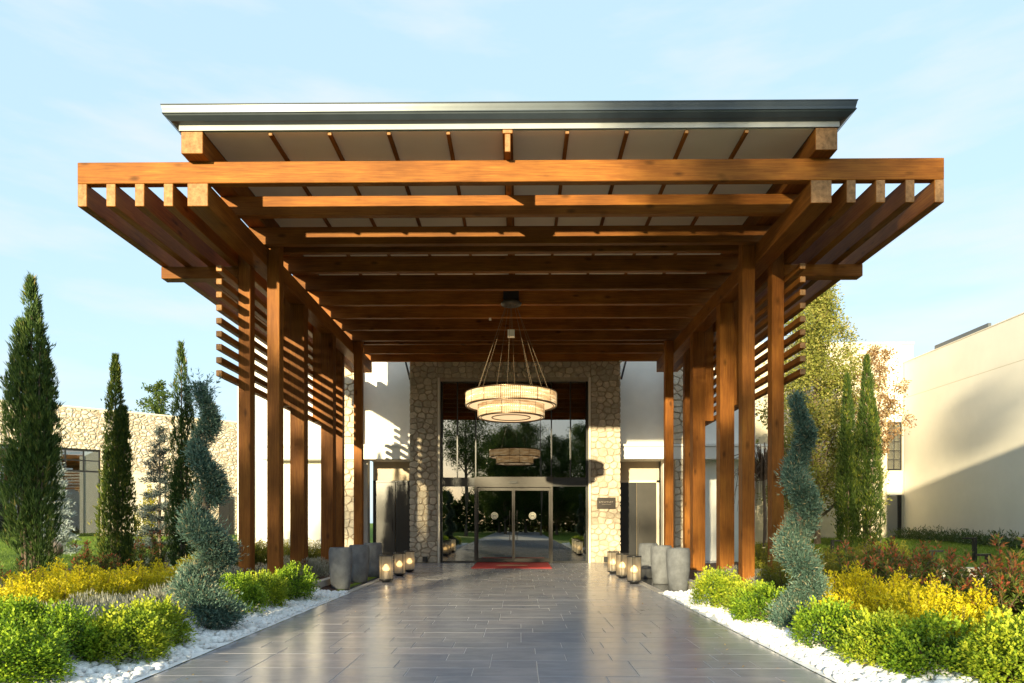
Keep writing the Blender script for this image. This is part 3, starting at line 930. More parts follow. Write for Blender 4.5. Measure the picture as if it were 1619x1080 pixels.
# ------------------------------------------------------------------ chandelier
CH = empty('chandelier', (-0.07, 16.75, 4.0), 0, 'two tiered round crystal chandelier glowing warm on wires under the canopy', 'chandelier')
def crystal_material():
    m, n, l, b, o = nodes('lit_crystal')
    t = n.new('ShaderNodeTexCoord')
    mp_ = n.new('ShaderNodeMapping'); mp_.inputs['Scale'].default_value = (2.2, 2.2, 22)
    l.new(t.outputs['Object'], mp_.inputs['Vector'])
    q = n.new('ShaderNodeTexNoise'); q.inputs['Scale'].default_value = 1.6; q.inputs['Detail'].default_value = 5
    l.new(mp_.outputs[0], q.inputs['Vector'])
    r = ramp(n, [(0.3, (0.80, 0.36, 0.11)), (0.52, (1.0, 0.62, 0.27)), (0.7, (1.0, 0.84, 0.55))])
    l.new(q.outputs['Fac'], r.inputs['Fac'])
    st = n.new('ShaderNodeMapRange'); st.inputs[1].default_value = 0.3; st.inputs[2].default_value = 0.7
    st.inputs[3].default_value = 0.06; st.inputs[4].default_value = 0.24
    l.new(q.outputs['Fac'], st.inputs[0])
    l.new(r.outputs['Color'], b.inputs['Emission Color']); l.new(st.outputs[0], b.inputs['Emission Strength'])
    b.inputs['Base Color'].default_value = (0.35, 0.27, 0.18, 1); b.inputs['Roughness'].default_value = 0.15
    return m
CRY = crystal_material()
def rods(r, z0, z1, n):
    m = MB()
    for k in range(n):
        a = 2 * pi * k / n
        m.tube([(r * cos(a), r * sin(a), z0), (r * cos(a), r * sin(a), z1)], pi * r / n * 1.02, 6)
    return m
for (r, z0, z1, n, nu) in ((1.10, 0.22, 0.53, 150, 16), (0.80, -0.06, 0.27, 110, 12)):
    sh = rods(r, z0 + 0.02, z1 - 0.02, n).build('crystal_ring', CRY, CH, True)
    m = MB()
    for z in (z0, z1):
        m.tube([((r + .005) * cos(2 * pi * k / 48), (r + .005) * sin(2 * pi * k / 48), z) for k in range(48)], 0.018, 6, True)
    m.tube([((r - .06) * cos(2 * pi * k / 48), (r - .06) * sin(2 * pi * k / 48), z0) for k in range(48)], 0.010, 6, True)
    for k in range(nu):
        a = 2 * pi * (k + .5) / nu
        m.tube([((r + .02) * cos(a), (r + .02) * sin(a), z0), ((r + .02) * cos(a), (r + .02) * sin(a), z1)], 0.007, 5)
    m.build('ring_frame', BRONZE, sh, True)
dm = MB()
dm.lathe([(1.07, 0.242), (0.83, 0.242)], 48, cap0=False, cap1=False)
dm.lathe([(0.78, -0.05), (0.001, -0.05)], 48, cap0=False, cap1=False)
dm.build('diffuser', emit_mat('lit_diffuser', (1.0, 0.66, 0.34), 0.22), CH)
MB().tube([(0.47 * cos(2 * pi * k / 48), 0.47 * sin(2 * pi * k / 48), -0.055) for k in range(48)], 0.016, 6, True).build('inner_ring', BRONZE, CH, True)
MB().lathe([(0.10, 2.66), (0.24, 2.70), (0.26, 2.74), (0.22, 2.78), (0.05, 2.79)], 24).build('canopy_plate', STEEL, CH, True)
MB().box(-0.19, 0.19, -0.19, 0.19, 2.79, 3.09).build('mounting_box', BLACK, CH)
MB().box(-0.085, 0.085, -0.085, 0.085, 1.92, 2.08).build('driver_box', plain('white_box', (0.7, 0.68, 0.62), 0.5), CH)
CABLE = plain('gold_cable', (0.20, 0.15, 0.10), 0.4, metal=0.5)
for k in range(10):
    a = 2 * pi * (k + 0.35) / 10
    r = 1.0 if k % 2 == 0 else 0.84
    MB().tube([(0.14 * cos(a), 0.14 * sin(a), 2.68), (r * cos(a), r * sin(a), 0.53)], 0.004, 5).build('cable', CABLE, CH)
MB().tube([(0, 0, 2.68), (0, 0, 2.08)], 0.006, 5).build('cable', CABLE, CH)

# ------------------------------------------------------------------ lanterns and pots
LGLASS = glass_mat('lantern_glass', (0.86, 0.84, 0.80), 0.06, 0.08)
FROST = None
def frost_material():
    m, n, l, b, o = nodes('ribbed_lantern_glass')
    n.remove(b)
    t = n.new('ShaderNodeBsdfTransparent'); t.inputs['Color'].default_value = (0.92, 0.90, 0.86, 1)
    tr = n.new('ShaderNodeBsdfTranslucent'); tr.inputs['Color'].default_value = (0.9, 0.85, 0.75, 1)
    g = n.new('ShaderNodeBsdfGlossy'); g.inputs['Roughness'].default_value = 0.1
    a = n.new('ShaderNodeMixShader'); a.inputs[0].default_value = 0.40
    l.new(t.outputs[0], a.inputs[1]); l.new(tr.outputs[0], a.inputs[2])
    c = n.new('ShaderNodeMixShader'); c.inputs[0].default_value = 0.10
    l.new(a.outputs[0], c.inputs[1]); l.new(g.outputs[0], c.inputs[2])
    l.new(c.outputs[0], o.inputs['Surface'])
    return m
FROST = frost_material()
FLAME = emit_mat('candle_glow', (1.0, 0.60, 0.22), 0.85)
WAX = plain('candle_wax', (0.62, 0.56, 0.50), 0.5)
def make_lantern(loc, label):
    t = empty('floor_lantern', loc, 0, label, 'lantern', 'glass lanterns lining the driveway')
    MB().lathe([(0.09, 0.0), (0.10, 0.03), (0.155, 0.055), (0.16, 0.075), (0.14, 0.08)], 24).build('base', BLACK, t, True)
    m = MB()
    v = []
    N = 56
    for z in (0.082, 0.60):
        for k in range(N):
            r = 0.145 + (0.004 if k % 2 else -0.002); a = 2 * pi * k / N
            v.append((r * cos(a), r * sin(a), z))
    m.add(v, [(k, (k + 1) % N, N + (k + 1) % N, N + k) for k in range(N)])
    m.build('glass_shade', FROST, t)
    m = MB()
    m.lathe([(0.157, 0.60), (0.165, 0.605), (0.165, 0.625), (0.10, 0.63)], 24, cap0=False, cap1=False)
    m.build('top_ring', BLACK, t, True)
    for k in range(4):
        a = 2 * pi * (k + .5) / 4 + 0.3
        MB().tube([(0.155 * cos(a), 0.155 * sin(a), 0.07), (0.155 * cos(a), 0.155 * sin(a), 0.61)], 0.0055, 5).build('upright', BLACK, t)
    cnd = MB().lathe([(0.055, 0.08), (0.055, 0.22), (0.05, 0.23)], 16).build('candle', WAX, t, True)
    MB().lathe([(0.001, 0.25), (0.06, 0.265), (0.085, 0.31), (0.06, 0.36), (0.03, 0.40), (0.001, 0.42)], 12).build('candle_glow', FLAME, cnd, True)
    MB().tube([(-0.10, 0, 0.63), (-0.09, 0, 0.66), (0.09, 0, 0.66), (0.10, 0, 0.63)], 0.006, 5).build('carry_handle', BLACK, t)
    return t


def copy_tree(o, parent=None):
    c = o.copy(); COL.objects.link(c)
    if parent is not None: c.parent = parent
    for ch in list(o.children): copy_tree(ch, c)
    return c


lan = make_lantern((-2.92, 15.6, 0.001), 'lit glass lantern left of the doors, nearest of its three to the camera')
for (x, y, s, lb) in ((-2.93, 17.4, 0.95, 'lit glass lantern left of the doors, middle of its row of three'),
                      (-2.90, 18.8, 0.93, 'lit glass lantern left of the doors, closest to the left stone pier'),
                      (2.69, 15.25, 1.0, 'lit glass lantern right of the doors, nearest of its three to the camera'),
                      (2.66, 16.8, 0.97, 'lit glass lantern right of the doors, middle of its row of three'),
                      (2.64, 18.3, 0.95, 'lit glass lantern right of the doors, closest to the right stone pier')):
    o = copy_tree(lan); o.location = (x, y, 0.001); o.scale = (s, s, s); o.rotation_euler = (0, 0, R.uniform(-.4, .4)); o['label'] = lb

def make_pot(loc, label):
    t = empty('stone_pot', loc, 0, label, 'pot', 'tall grey pots in the dark troughs')
    m = MB()
    prof = [(0.155, 0.0), (0.175, 0.02), (0.195, 0.2), (0.215, 0.42), (0.225, 0.62), (0.225, 0.78), (0.215, 0.86), (0.20, 0.89), (0.175, 0.89), (0.165, 0.86), (0.16, 0.80)]
    m.lathe([(r * 1.1, z) for r, z in prof], 40)
    nv = []
    for x, y, z in m.v:
        k = 1 + 0.025 * mnoise.noise(Vector((x * 5, y * 5, z * 3)))
        nv.append((x * k, y * k, z))
    m.v = nv
    m.build('pot_body', CONCRETE, t, True)
    MB().lathe([(0.001, 0.80), (0.165, 0.80)], 24, cap0=False, cap1=False).build('soil', MULCH, t)
    return t


pot = make_pot((3.45, 14.3, -0.055), 'tall grey stone pot right of the driveway, nearest of its three')
for (x, y, lb) in ((3.43, 15.9, 'tall grey stone pot right of the driveway, middle of its three'),
                   (3.45, 17.6, 'tall grey stone pot right of the driveway, farthest and closest to the dark door'),
                   (-3.70, 14.6, 'tall grey stone pot left of the driveway, nearest of its three'),
                   (-3.68, 16.2, 'tall grey stone pot left of the driveway, middle of its three'),
                   (-3.72, 17.9, 'tall grey stone pot left of the driveway, farthest and closest to the dark door')):
    o = copy_tree(pot); o.location = (x, y, -0.055); o.rotation_euler = (0, 0, R.uniform(0, 6)); o['label'] = lb

# ------------------------------------------------------------------ side buildings
def sb(root, name, mat, *boxes, parent=None, label=None):
    m = MB()
    for q in boxes: m.box(*q)
    o = m.build(name, mat, parent or root)
    if label: o['label'] = label
    return o

# left: long stone building, running away at an angle (local x along the wall, y inward)
LB = empty('stone_building', (-22.2, 36.0, 0), radians(90 - 49), 'long pale stone clad building with black gridded window behind the left cypresses', 'building')
zt, zl = 7.32, 4.10
sb(LB, 'stone_wall', RUBBLE, (-30, -4.6, 0, 0.5, -0.5, zt), (-4.6, 0.11, 0, 0.5, 5.23, zt), (0.11, 15, 0, 0.5, zl, zt), (0.11, 15, 0.06, 0.5, -0.5, zl - 0.06), label='stone clad garden wall')
sb(LB, 'coping', CREAM, (-30.05, 15.05, -0.03, 0.55, zt, zt + 0.09))
sb(LB, 'string_course', CREAM, (0.2, 15, -0.02, 0.3, zl - 0.059, zl - 0.001))
sb(LB, 'plaster_panel', CREAM, (1.2, 3.2, -0.01, 0.06, -0.3, zl - 0.07))
fr = sb(LB, 'window', BLACK, (-4.6, 0.10, 0.12, 0.22, 5.12, 5.225), (-4.6, 0.10, 0.12, 0.22, 4.02, 4.11), (-4.6, 0.10, 0.13, 0.21, 4.60, 4.66), *[(x - 0.035, x + 0.035, 0.125, 0.215, 4.11, 5.12) for x in (-3.9, -3.1, -2.27, -1.47, -0.66, 0.06)], (0.03, 0.10, 0.13, 0.21, 0.5, 4.02), (-4.6, 0.03, 0.13, 0.21, 0.45, 0.62))
sb(LB, 'pane', GLASS2, (-4.6, 0.03, 0.16, 0.175, 0.62, 4.02), (-4.6, 0.03, 0.16, 0.175, 4.11, 5.12), parent=fr)
sb(LB, 'inner_wall', CREAM, (-4.6, -1.35, 3.0, 3.2, 0, 5.3), (-5, 0.6, 5.0, 5.2, 0, 5.3), (0.12, 0.3, 0.5, 5, 0, 5.3))
d = sb(LB, 'door', BLACK, (6.15, 6.75, 0.0, 0.058, 0.4, 2.9), (6.76, 7.0, 0.0, 0.058, 0.4, 2.9))
sb(LB, 'door_handle', STEEL, (6.62, 6.68, -0.04, -0.001, 1.5, 1.75), parent=d)
sb(LB, 'roof_slab', CREAM, (-30, 15, 0.5, 12, zt - 0.4, zt - 0.2))
sb(LB, 'end_wall', RUBBLE, (14.5, 14.99, 0.5, 12, -0.5, zt - 0.01))

# right: rendered hall
RB = empty('rendered_hall', (18.0, 24.0, 0), 0, 'long cream rendered hall with plain sunlit wall along the right garden', 'building')
WY = 24.0
WALLR = plain('hall_render', (0.74, 0.69, 0.61), 0.85, var=0.05, scale=0.7, bump=0.1, bscale=40)
sb(RB, 'lower_wall', WALLR, (0, 0.4, 5.0 - WY, 31.9 - WY, -0.5, 7.13), (0.4, 12, 31.5 - WY, 31.9 - WY, -0.5, 7.13))
sb(RB, 'upper_wall', WALLR, (0, 0.4, 5.0 - WY, 31.9 - WY, 7.148, 8.77), (0.4, 12, 31.5 - WY, 31.9 - WY, 7.148, 8.77))
sb(RB, 'wall_joint', TAN, (0.008, 0.38, 5.0 - WY, 31.88 - WY, 7.12, 7.16))
sb(RB, 'parapet_cap', CREAM, (-0.02, 0.44, 5.0 - WY, 31.92 - WY, 8.77, 8.81))
sb(RB, 'roof_upstand', ROOFMET, (0.2, 0.32, 26.5 - WY, 29.9 - WY, 8.812, 9.06))
sb(RB, 'roof_slab', WALLR, (0.4, 12, 5.0 - WY, 31.5 - WY, 8.3, 8.5))
sb(RB, 'unseen_shade_wing', WALLR, (-7.8, 3, 4.0 - WY, 9.0 - WY, -0.5, 6.9))  # out-of-view wing, added so its top edge casts diagonal shade on the hall wall
# behind it: taller block with window, white panel and door
BB = empty('back_block', (15.0, 31.95, 0), 0, 'cream stone block with black gridded window between tall trees and the hall', 'building')
sb(BB, 'wall', plain('block_stone', (0.64, 0.56, 0.43), 0.85, var=0.08, scale=3, bump=0.3, bscale=12), (-4.2, 2.25, 0, 0.5, -0.5, 9.67), (2.95, 3.45, 0, 0.5, -0.5, 9.67), (2.25, 2.95, 0.1, 0.5, 2.66, 3.78), (-8.5, -4.2, 0.3, 0.6, -0.5, 5.2), label='stone textured cream wall')
sb(BB, 'smooth_panel', WHITE, (2.25, 2.95, 0.02, 0.098, 2.66, 3.78))
sb(BB, 'smooth_panel', WHITE, (2.25, 2.95, 0.02, 0.5, 6.05, 9.66))
sb(BB, 'parapet_cap', CREAM, (-4.22, 3.5, -0.03, 0.55, 9.67, 9.75))
fr = sb(BB, 'window', BLACK, (2.27, 2.93, 0.06, 0.12, 3.80, 3.87), (2.27, 2.93, 0.06, 0.12, 5.97, 6.04), (2.27, 2.32, 0.06, 0.12, 3.87, 5.97), (2.88, 2.93, 0.06, 0.12, 3.87, 5.97), (2.58, 2.62, 0.065, 0.115, 3.87, 5.97), *[(2.32, 2.88, 0.07, 0.11, z - 0.02, z + 0.02) for z in (4.29, 4.71, 5.13, 5.55)])
sb(BB, 'pane', GLASS2, (2.32, 2.88, 0.085, 0.095, 3.87, 5.97), parent=fr)
sb(BB, 'backing', TAN, (2.25, 2.95, 0.4, 0.5, 3.78, 6.05))
d = sb(BB, 'door', plain('grey_door', (0.25, 0.24, 0.22), 0.5), (2.28, 2.78, 0.1, 0.16, 0.3, 2.64))
sb(BB, 'door_edge', BLACK, (2.79, 2.93, 0.05, 0.2, 0.3, 2.64), parent=d)
sb(BB, 'roof_slab', CREAM, (-4.2, 3.45, 0.5, 8, 9.2, 9.4))
sb(BB, 'side_wall', CREAM, (-4.2, -3.8, 0.5, 8, -0.5, 9.2))

# path lights
def make_path_light(loc, h, rz, label):
    t = empty('path_light', loc, rz, label, 'path light', 'black path lights in the right lawn')
    MB().box(-0.045, 0.045, -0.045, 0.045, 0, h).build('post', BLACK, t)
    MB().box(-0.30, 0.045, -0.05, 0.05, h + 0.001, h + 0.05).build('lamp_head', BLACK, t)
    return t
pl = None
for (px, Y, h, rz, lb) in ((1467, 17.0, 0.44, pi, 'black path light with its head turned right, left of the tallest one'), (1536, 19.0, 0.62, 0, 'tallest black path light in the lawn before the shaded wall'),
                       (1557, 15.5, 0.42, 0.3, 'black path light beside the red tipped shrub, right of the tallest one'), (1314, 24.0, 0.42, pi, 'small black path light left of the paired cypresses')):
    x = at(px, Y)
    make_path_light((x, Y, gz(x, Y)), h, rz, lb)
# pale slabs in the lawn on the right
for i, (x, y, w) in enumerate(((6.6, 9.6, 1.9), (7.0, 10.4, 1.8), (7.4, 11.2, 1.9), (7.9, 12.1, 1.8), (8.4, 13.1, 2.0), (9.2, 14.2, 2.0), (10.2, 16.0, 2.4))):
    m = MB().box(-w / 2, w / 2, -0.17, 0.17, 0, 0.10)
    o = m.build('stepping_slab', PALESLAB, None, False, (x, y, gz(x, y) + 0.03), (0, 0, -0.12))
    tag(o, 'pale stone stepping slab behind the right red tipped shrubs, ' + ('nearest', 'second nearest', 'third nearest', 'middle', 'third farthest', 'second farthest', 'farthest')[i] + ' of seven', 'slab', 'stepping slabs behind the right shrubs')
# big beige ball half hidden behind the left cypress
m = MB().lathe([(0.001, 0)] + [(0.19 * sin(pi * k / 14), 0.19 - 0.19 * cos(pi * k / 14)) for k in range(1, 14)] + [(0.001, 0.38)], 24)
x = at(79, 15.5)
o = m.build('stone_ball', plain('beige_stone', (0.36, 0.29, 0.22), 0.8, var=0.2, scale=10), None, True, (x, 15.5, gz(x, 15.5) + 0.38))
tag(o, 'beige stone ball showing from behind the tall left cypress', 'ball')

# ------------------------------------------------------------------ vegetation
def nrm(a):
    return a / np.maximum(np.linalg.norm(a, axis=-1, keepdims=True), 1e-9)


def leaf_obj(name, P, D, N, L, Wd, tint, mat, parent=None, fold=0.15):
    """one mesh of folded leaves: base point, axis, rough normal, length, width"""
    n = len(P)
    D = nrm(D); S = nrm(np.cross(D, N)); N2 = np.cross(S, D)
    L = np.broadcast_to(L, (n,))[:, None]; Wd = np.broadcast_to(Wd, (n,))[:, None]
    V = np.empty((n, 4, 3))
    V[:, 0] = P
    V[:, 1] = P + D * L * .45 + S * Wd * .5 + N2 * Wd * fold
    V[:, 2] = P + D * L
    V[:, 3] = P + D * L * .45 - S * Wd * .5 + N2 * Wd * fold
    b = np.arange(n)[:, None] * 4
    F = np.concatenate([b + np.array([0, 1, 2]), b + np.array([0, 2, 3])], 1).reshape(-1, 3)
    me = bpy.data.meshes.new(name)
    me.vertices.add(n * 4); me.vertices.foreach_set('co', V.ravel())
    me.loops.add(n * 6); me.loops.foreach_set('vertex_index', F.ravel().astype(np.int32))
    me.polygons.add(n * 2); me.polygons.foreach_set('loop_start', np.arange(n * 2, dtype=np.int32) * 3)
    me.update(calc_edges=True)
    at_ = me.attributes.new('tint', 'FLOAT', 'FACE')
    at_.data.foreach_set('value', np.repeat(np.clip(tint, 0, 1), 2).astype(np.float32))
    me.materials.append(mat)
    return link(name, me, parent)


def rdir(n): return nrm(RN.normal(size=(n, 3)))


def place(proto, loc, label, rz=None, s=1.0, sz=None):
    """the first call moves the proto itself, later calls copy it"""
    if proto.get('used'):
        o = copy_tree(proto)
    else:
        o = proto
        proto['used'] = 1
    o.location = loc
    o.rotation_euler = (0, 0, R.uniform(0, 6.28) if rz is None else rz)
    o.scale = (s, s, s if sz is None else sz)
    o['label'] = label
    return o


ORD = ['leftmost', 'second from the left', 'third from the left', 'fourth from the left', 'fifth from the left', 'sixth from the left', 'seventh from the left', 'eighth from the left', 'ninth from the left', 'tenth from the left', 'eleventh from the left', 'twelfth from the left',
       'thirteenth from the left', 'fourteenth from the left', 'fifteenth from the left', 'sixteenth from the left', 'seventeenth from the left', 'eighteenth from the left', 'nineteenth from the left', 'rightmost']


def ordinal(spots, key=0):
    """the place of each spot in its row, counted from the left of the photograph"""
    ks = sorted(range(len(spots)), key=lambda i: spots[i][key])
    out = [None] * len(spots)
    for r_, i in enumerate(ks): out[i] = 'rightmost' if r_ == len(ks) - 1 else ORD[r_]
    return out


def boxwood(mat, n_cl, per, seed, rx=0.36, rz=0.27):
    t = empty('boxwood_shrub', (0, 0, 0), 0, 'x', 'shrub', 'clipped green shrubs along the white pebbles')
    d = rdir(n_cl); d[:, 2] = np.abs(d[:, 2]) * 1.1 - 0.45
    d = nrm(d)
    rr = (0.72 + 0.32 * RN.random(n_cl))[:, None]
    C = d * rr * np.array([rx, rx, rz]) + np.array([0, 0, rz * 0.80])
    cr = 0.075 + 0.06 * RN.random(n_cl)
    ct = 0.2 + 0.6 * RN.random(n_cl)
    P, D, T = [], [], []
    for i in range(n_cl):
        q = rdir(per)
        P.append(C[i] + q * (cr[i] * RN.random((per, 1)) ** .5))
        D.append(nrm(q * 1.0 + d[i] * 0.35 + np.array([0, 0, 0.3]) + .4 * rdir(per)))
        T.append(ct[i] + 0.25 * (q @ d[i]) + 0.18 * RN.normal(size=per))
    # sprigs that stand out of the outline
    ns = 26
    sd = rdir(ns); sd[:, 2] = np.abs(sd[:, 2]); 
    for i in range(ns):
        b0 = sd[i] * np.array([rx, rx, rz]) * 0.95 + np.array([0, 0, rz * .80])
        k = 16
        tt = np.linspace(0, 1, k)[:, None]
        P.append(b0 + nrm(sd[i] + np.array([0, 0, .8])) * tt * R.uniform(.07, .15)); D.append(nrm(rdir(k) + sd[i] + np.array([0, 0, .6]))); T.append(0.6 + 0.35 * tt[:, 0])
    # inner leaves
    k = 900
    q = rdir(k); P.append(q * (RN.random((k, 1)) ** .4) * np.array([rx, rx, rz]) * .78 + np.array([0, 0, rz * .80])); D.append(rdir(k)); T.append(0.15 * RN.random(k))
    P = np.concatenate(P); D = np.concatenate(D); T = np.concatenate(T)
    ok = P[:, 2] > 0.0
    P, D, T = P[ok], D[ok], T[ok]
    n = len(P)
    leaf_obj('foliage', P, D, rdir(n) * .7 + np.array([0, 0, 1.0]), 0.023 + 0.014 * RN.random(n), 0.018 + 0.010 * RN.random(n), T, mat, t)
    m = MB()
    for k in range(5):
        a = 2 * pi * k / 5
        m.tube([(0.02 * cos(a), 0.02 * sin(a), -0.05), (0.10 * cos(a), 0.10 * sin(a), .2), (0.16 * cos(a), 0.16 * sin(a), .30)], [.012, .009, .004], 5)
    m.build('stem', STEM, t)
    return t


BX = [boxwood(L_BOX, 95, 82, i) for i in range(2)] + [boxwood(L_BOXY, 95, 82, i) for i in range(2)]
box_spots = [
    # kind, x, y, size, label
    (0, -3.98, 5.45, 1.02, 'round green boxwood at the bottom left corner of the photo beside the pebbles'),
    (1, -4.72, 6.5, 1.0, 'dark green boxwood at the left edge of the photo behind the corner one'),
    (0, -4.10, 6.25, 0.98, 'dark green boxwood left of the bark gap, behind the corner boxwood'),
    (2, -3.68, 6.55, 1.02, 'bright yellow green boxwood right of the bark gap, foremost of a touching pair'),
    (3, -3.82, 7.35, 1.0, 'bright green boxwood left of the blue spiral topiary, rear one of a touching pair'),
    (1, -3.98, 9.85, 1.08, 'green boxwood just right of the left blue spiral topiary'),
    (2, -3.92, 10.75, 1.0, 'yellowish green boxwood between its two neighbours before the left timber posts'),
    (0, -3.78, 11.75, 1.12, 'dark green boxwood nearest the left dark trough and grey pots'),
    (2, 3.30, 10.9, 1.10, 'yellow green boxwood nearest the right dark trough and grey pots'),
    (3, 3.52, 10.0, 0.98, 'yellow green boxwood in the middle before the right front timber post'),
    (0, 3.40, 9.15, 1.05, 'green boxwood touching the left side of the right blue spiral topiary'),
    (1, 3.42, 7.25, 1.02, 'rich green boxwood touching the right side of the right blue spiral topiary'),
    (3, 3.52, 6.45, 0.95, 'yellow green boxwood beside the pebbles, second right of the blue spiral topiary'),
    (0, 3.72, 5.95, 1.0, 'deep green boxwood just left of the bark gap at the bottom right'),
    (2, 4.02, 5.35, 1.05, 'pale green boxwood right of the bark gap in the bottom right corner'),
    (3, 4.62, 5.85, 1.0, 'pale green boxwood at the right edge of the photo behind the corner one'),
]
for k, x, y, s, lb in box_spots:
    place(BX[k], (x, y, gz(x, y) + 0.05), lb, None, s * R.uniform(.9, 1.0), s * R.uniform(.88, 1.08))


def golden(mat, nst, h, spread, per, name='golden_shrub', seed=0, leaf=(0.026, 0.014), group='yellow leaved shrubs in the beds'):
    t = empty(name, (0, 0, 0), 0, 'x', 'shrub', group)
    P, D, T, m = [], [], [], MB()
    for i in range(nst):
        a = RN.random() * 6.28; r = spread * sqrt(RN.random())
        hh = h * (0.55 + 0.5 * RN.random()) * (1 - 0.35 * r / spread)
        b0 = np.array([r * cos(a) * .5, r * sin(a) * .5, 0]); tip = np.array([r * cos(a), r * sin(a), hh])
        if i % 3 == 0: m.tube([tuple(b0), tuple((b0 + tip) / 2 + np.array([0, 0, .03])), tuple(tip)], [.006, .005, .002], 4)
        tt = 0.25 + 0.75 * RN.random(per)[:, None] ** .8
        c = b0 + (tip - b0) * tt
        an = RN.random(per) * 6.28
        w = (0.085 * (1.15 - tt[:, 0]) + 0.012) * (0.6 + .6 * RN.random(per))
        out = np.stack([np.cos(an), np.sin(an), 0.0 * an], 1)
        P.append(c + out * w[:, None]); D.append(nrm(out + np.array([0, 0, 1.0]) + 0.35 * rdir(per))); T.append(0.12 + 0.85 * tt[:, 0] ** 1.5 * (hh / h) + 0.13 * RN.normal(size=per))
    P = np.concatenate(P); D = np.concatenate(D); T = np.concatenate(T)
    n = len(P)
    leaf_obj('foliage', P, D, rdir(n), leaf[0] * (0.8 + .7 * RN.random(n)), leaf[1] * (0.8 + .6 * RN.random(n)), T, mat, t)
    m.build('stem', STEM, t)
    return t


GD = [golden(L_GOLD, 62, 0.58, 0.42, 95), golden(L_GOLD, 50, 0.66, 0.36, 105), golden(L_GOLD, 26, 0.72, 0.2, 130)]
OL = [golden(L_OLIVE, 62, 0.72, 0.46, 90), golden(L_OLIVE, 50, 0.85, 0.40, 100)]
gold_spots = [
    (0, 4, 7.4), (1, 44, 8.0), (0, 84, 8.5), (1, 128, 9.0), (0, 160, 9.4), (1, 205, 10.1), (0, 232, 10.6), (1, 258, 11.2), (0, 285, 11.8), (1, 303, 12.6),
    (0, 60, 9.4), (1, 100, 10.0), (0, 140, 10.4),
    (1, 1338, 9.3), (2, 1354, 8.9), (0, 1378, 8.4), (1, 1402, 8.1), (2, 1424, 8.5), (0, 1440, 7.7), (2, 1470, 7.4), (1, 1476, 7.0), (2, 1536, 6.9), (0, 1330, 8.4), (0, 1500, 6.5),
]
gl = [q for q in gold_spots if q[1] < 810]; gr = [q for q in gold_spots if q[1] > 810]
og = ordinal(gl, 1) + ordinal(gr, 1)
for i, (k, px, Y) in enumerate(gold_spots):
    x = at(px, Y)
    side = 'left' if x < 0 else 'right'
    place(GD[k], (x, Y, gz(x, Y) + 0.04), 'bright yellow shrub behind the %s boxwoods, %s in that yellow band' % (side, og[i]), None, R.uniform(1.0, 1.18))
OLL = [(0, 352, 16.5), (1, 388, 17.5), (0, 372, 18.5), (1, 408, 19.0), (0, 444, 18.6), (1, 452, 20.0), (0, 486, 19.4), (1, 497, 20.0), (0, 420, 17.6), (1, 330, 18.5)]
oo = ordinal(OLL, 1)
for i, (k, px, Y) in enumerate(OLL):
    x = at(px, Y)
    place(OL[k], (x, Y, gz(x, Y) + 0.04), 'yellow green shrub behind the left timber posts, %s in its row' % oo[i], None, R.uniform(1.0, 1.2))
OLR = [(1, 1203, 16.0), (0, 1222, 14.5), (1, 1262, 13.5), (0, 1285, 12.6), (1, 1304, 13.6), (0, 1322, 12.2), (1, 1345, 13.0), (0, 1246, 11.8), (1, 1200, 18.0), (0, 1280, 15.5), (1, 1376, 14.0), (0, 1405, 17.0)]
oo = ordinal(OLR, 1)
for i, (k, px, Y) in enumerate(OLR):
    x = at(px, Y)
    place(OL[k], (x, Y, gz(x, Y) + 0.04), 'olive yellow shrub behind the right posts and topiary, %s' % oo[i], None, R.uniform(0.95, 1.15))


def greycushion():
    t = empty('silver_shrub', (0, 0, 0), 0, 'x', 'shrub', 'low silver grey shrubs behind the boxwoods')
    n = 2600
    d = rdir(n); d[:, 2] = np.abs(d[:, 2])
    r = 0.55 + 0.5 * RN.random((n, 1)) ** .6
    lob = 1 + 0.18 * np.sin(d[:, :1] * 9) * np.cos(d[:, 1:2] * 8)
    P = d * r * lob * np.array([.40, .40, .30])
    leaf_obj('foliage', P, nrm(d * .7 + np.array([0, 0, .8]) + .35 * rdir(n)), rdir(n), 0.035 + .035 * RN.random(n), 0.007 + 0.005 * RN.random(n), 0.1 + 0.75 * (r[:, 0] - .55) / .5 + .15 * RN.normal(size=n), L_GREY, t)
    MB().tube([(0, 0, -.03), (0.02, 0, .1), (0.03, 0.01, .2)], [.015, .01, .006], 5).build('stem', STEM, t)
    return t
GR = [greycushion(), greycushion()]
GLL = [(22, 6.9), (62, 7.2), (100, 7.6), (140, 8.1), (178, 8.6), (212, 9.2), (250, 9.2), (285, 10.4), (160, 7.5), (118, 7.0), (340, 12.8), (362, 13.2), (448, 16.2), (488, 15.8), (410, 14.6), (500, 17.2), (206, 8.2)]
oo = ordinal(GLL, 0)
for i, (px, Y) in enumerate(GLL):
    x = at(px, Y)
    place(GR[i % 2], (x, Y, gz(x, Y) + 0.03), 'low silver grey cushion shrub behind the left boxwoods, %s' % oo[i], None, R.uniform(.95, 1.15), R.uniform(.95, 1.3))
GRR = [(1165, 15.0), (1206, 14.2), (1128, 14.4), (1212, 12.6), (1265, 9.6)]
oo = ordinal(GRR, 0)
for i, (px, Y) in enumerate(GRR):
    x = at(px, Y)
    place(GR[i % 2], (x, Y, gz(x, Y) + 0.03), 'low silver grey cushion shrub around the right timber posts, %s' % oo[i], None, R.uniform(.85, 1.0))


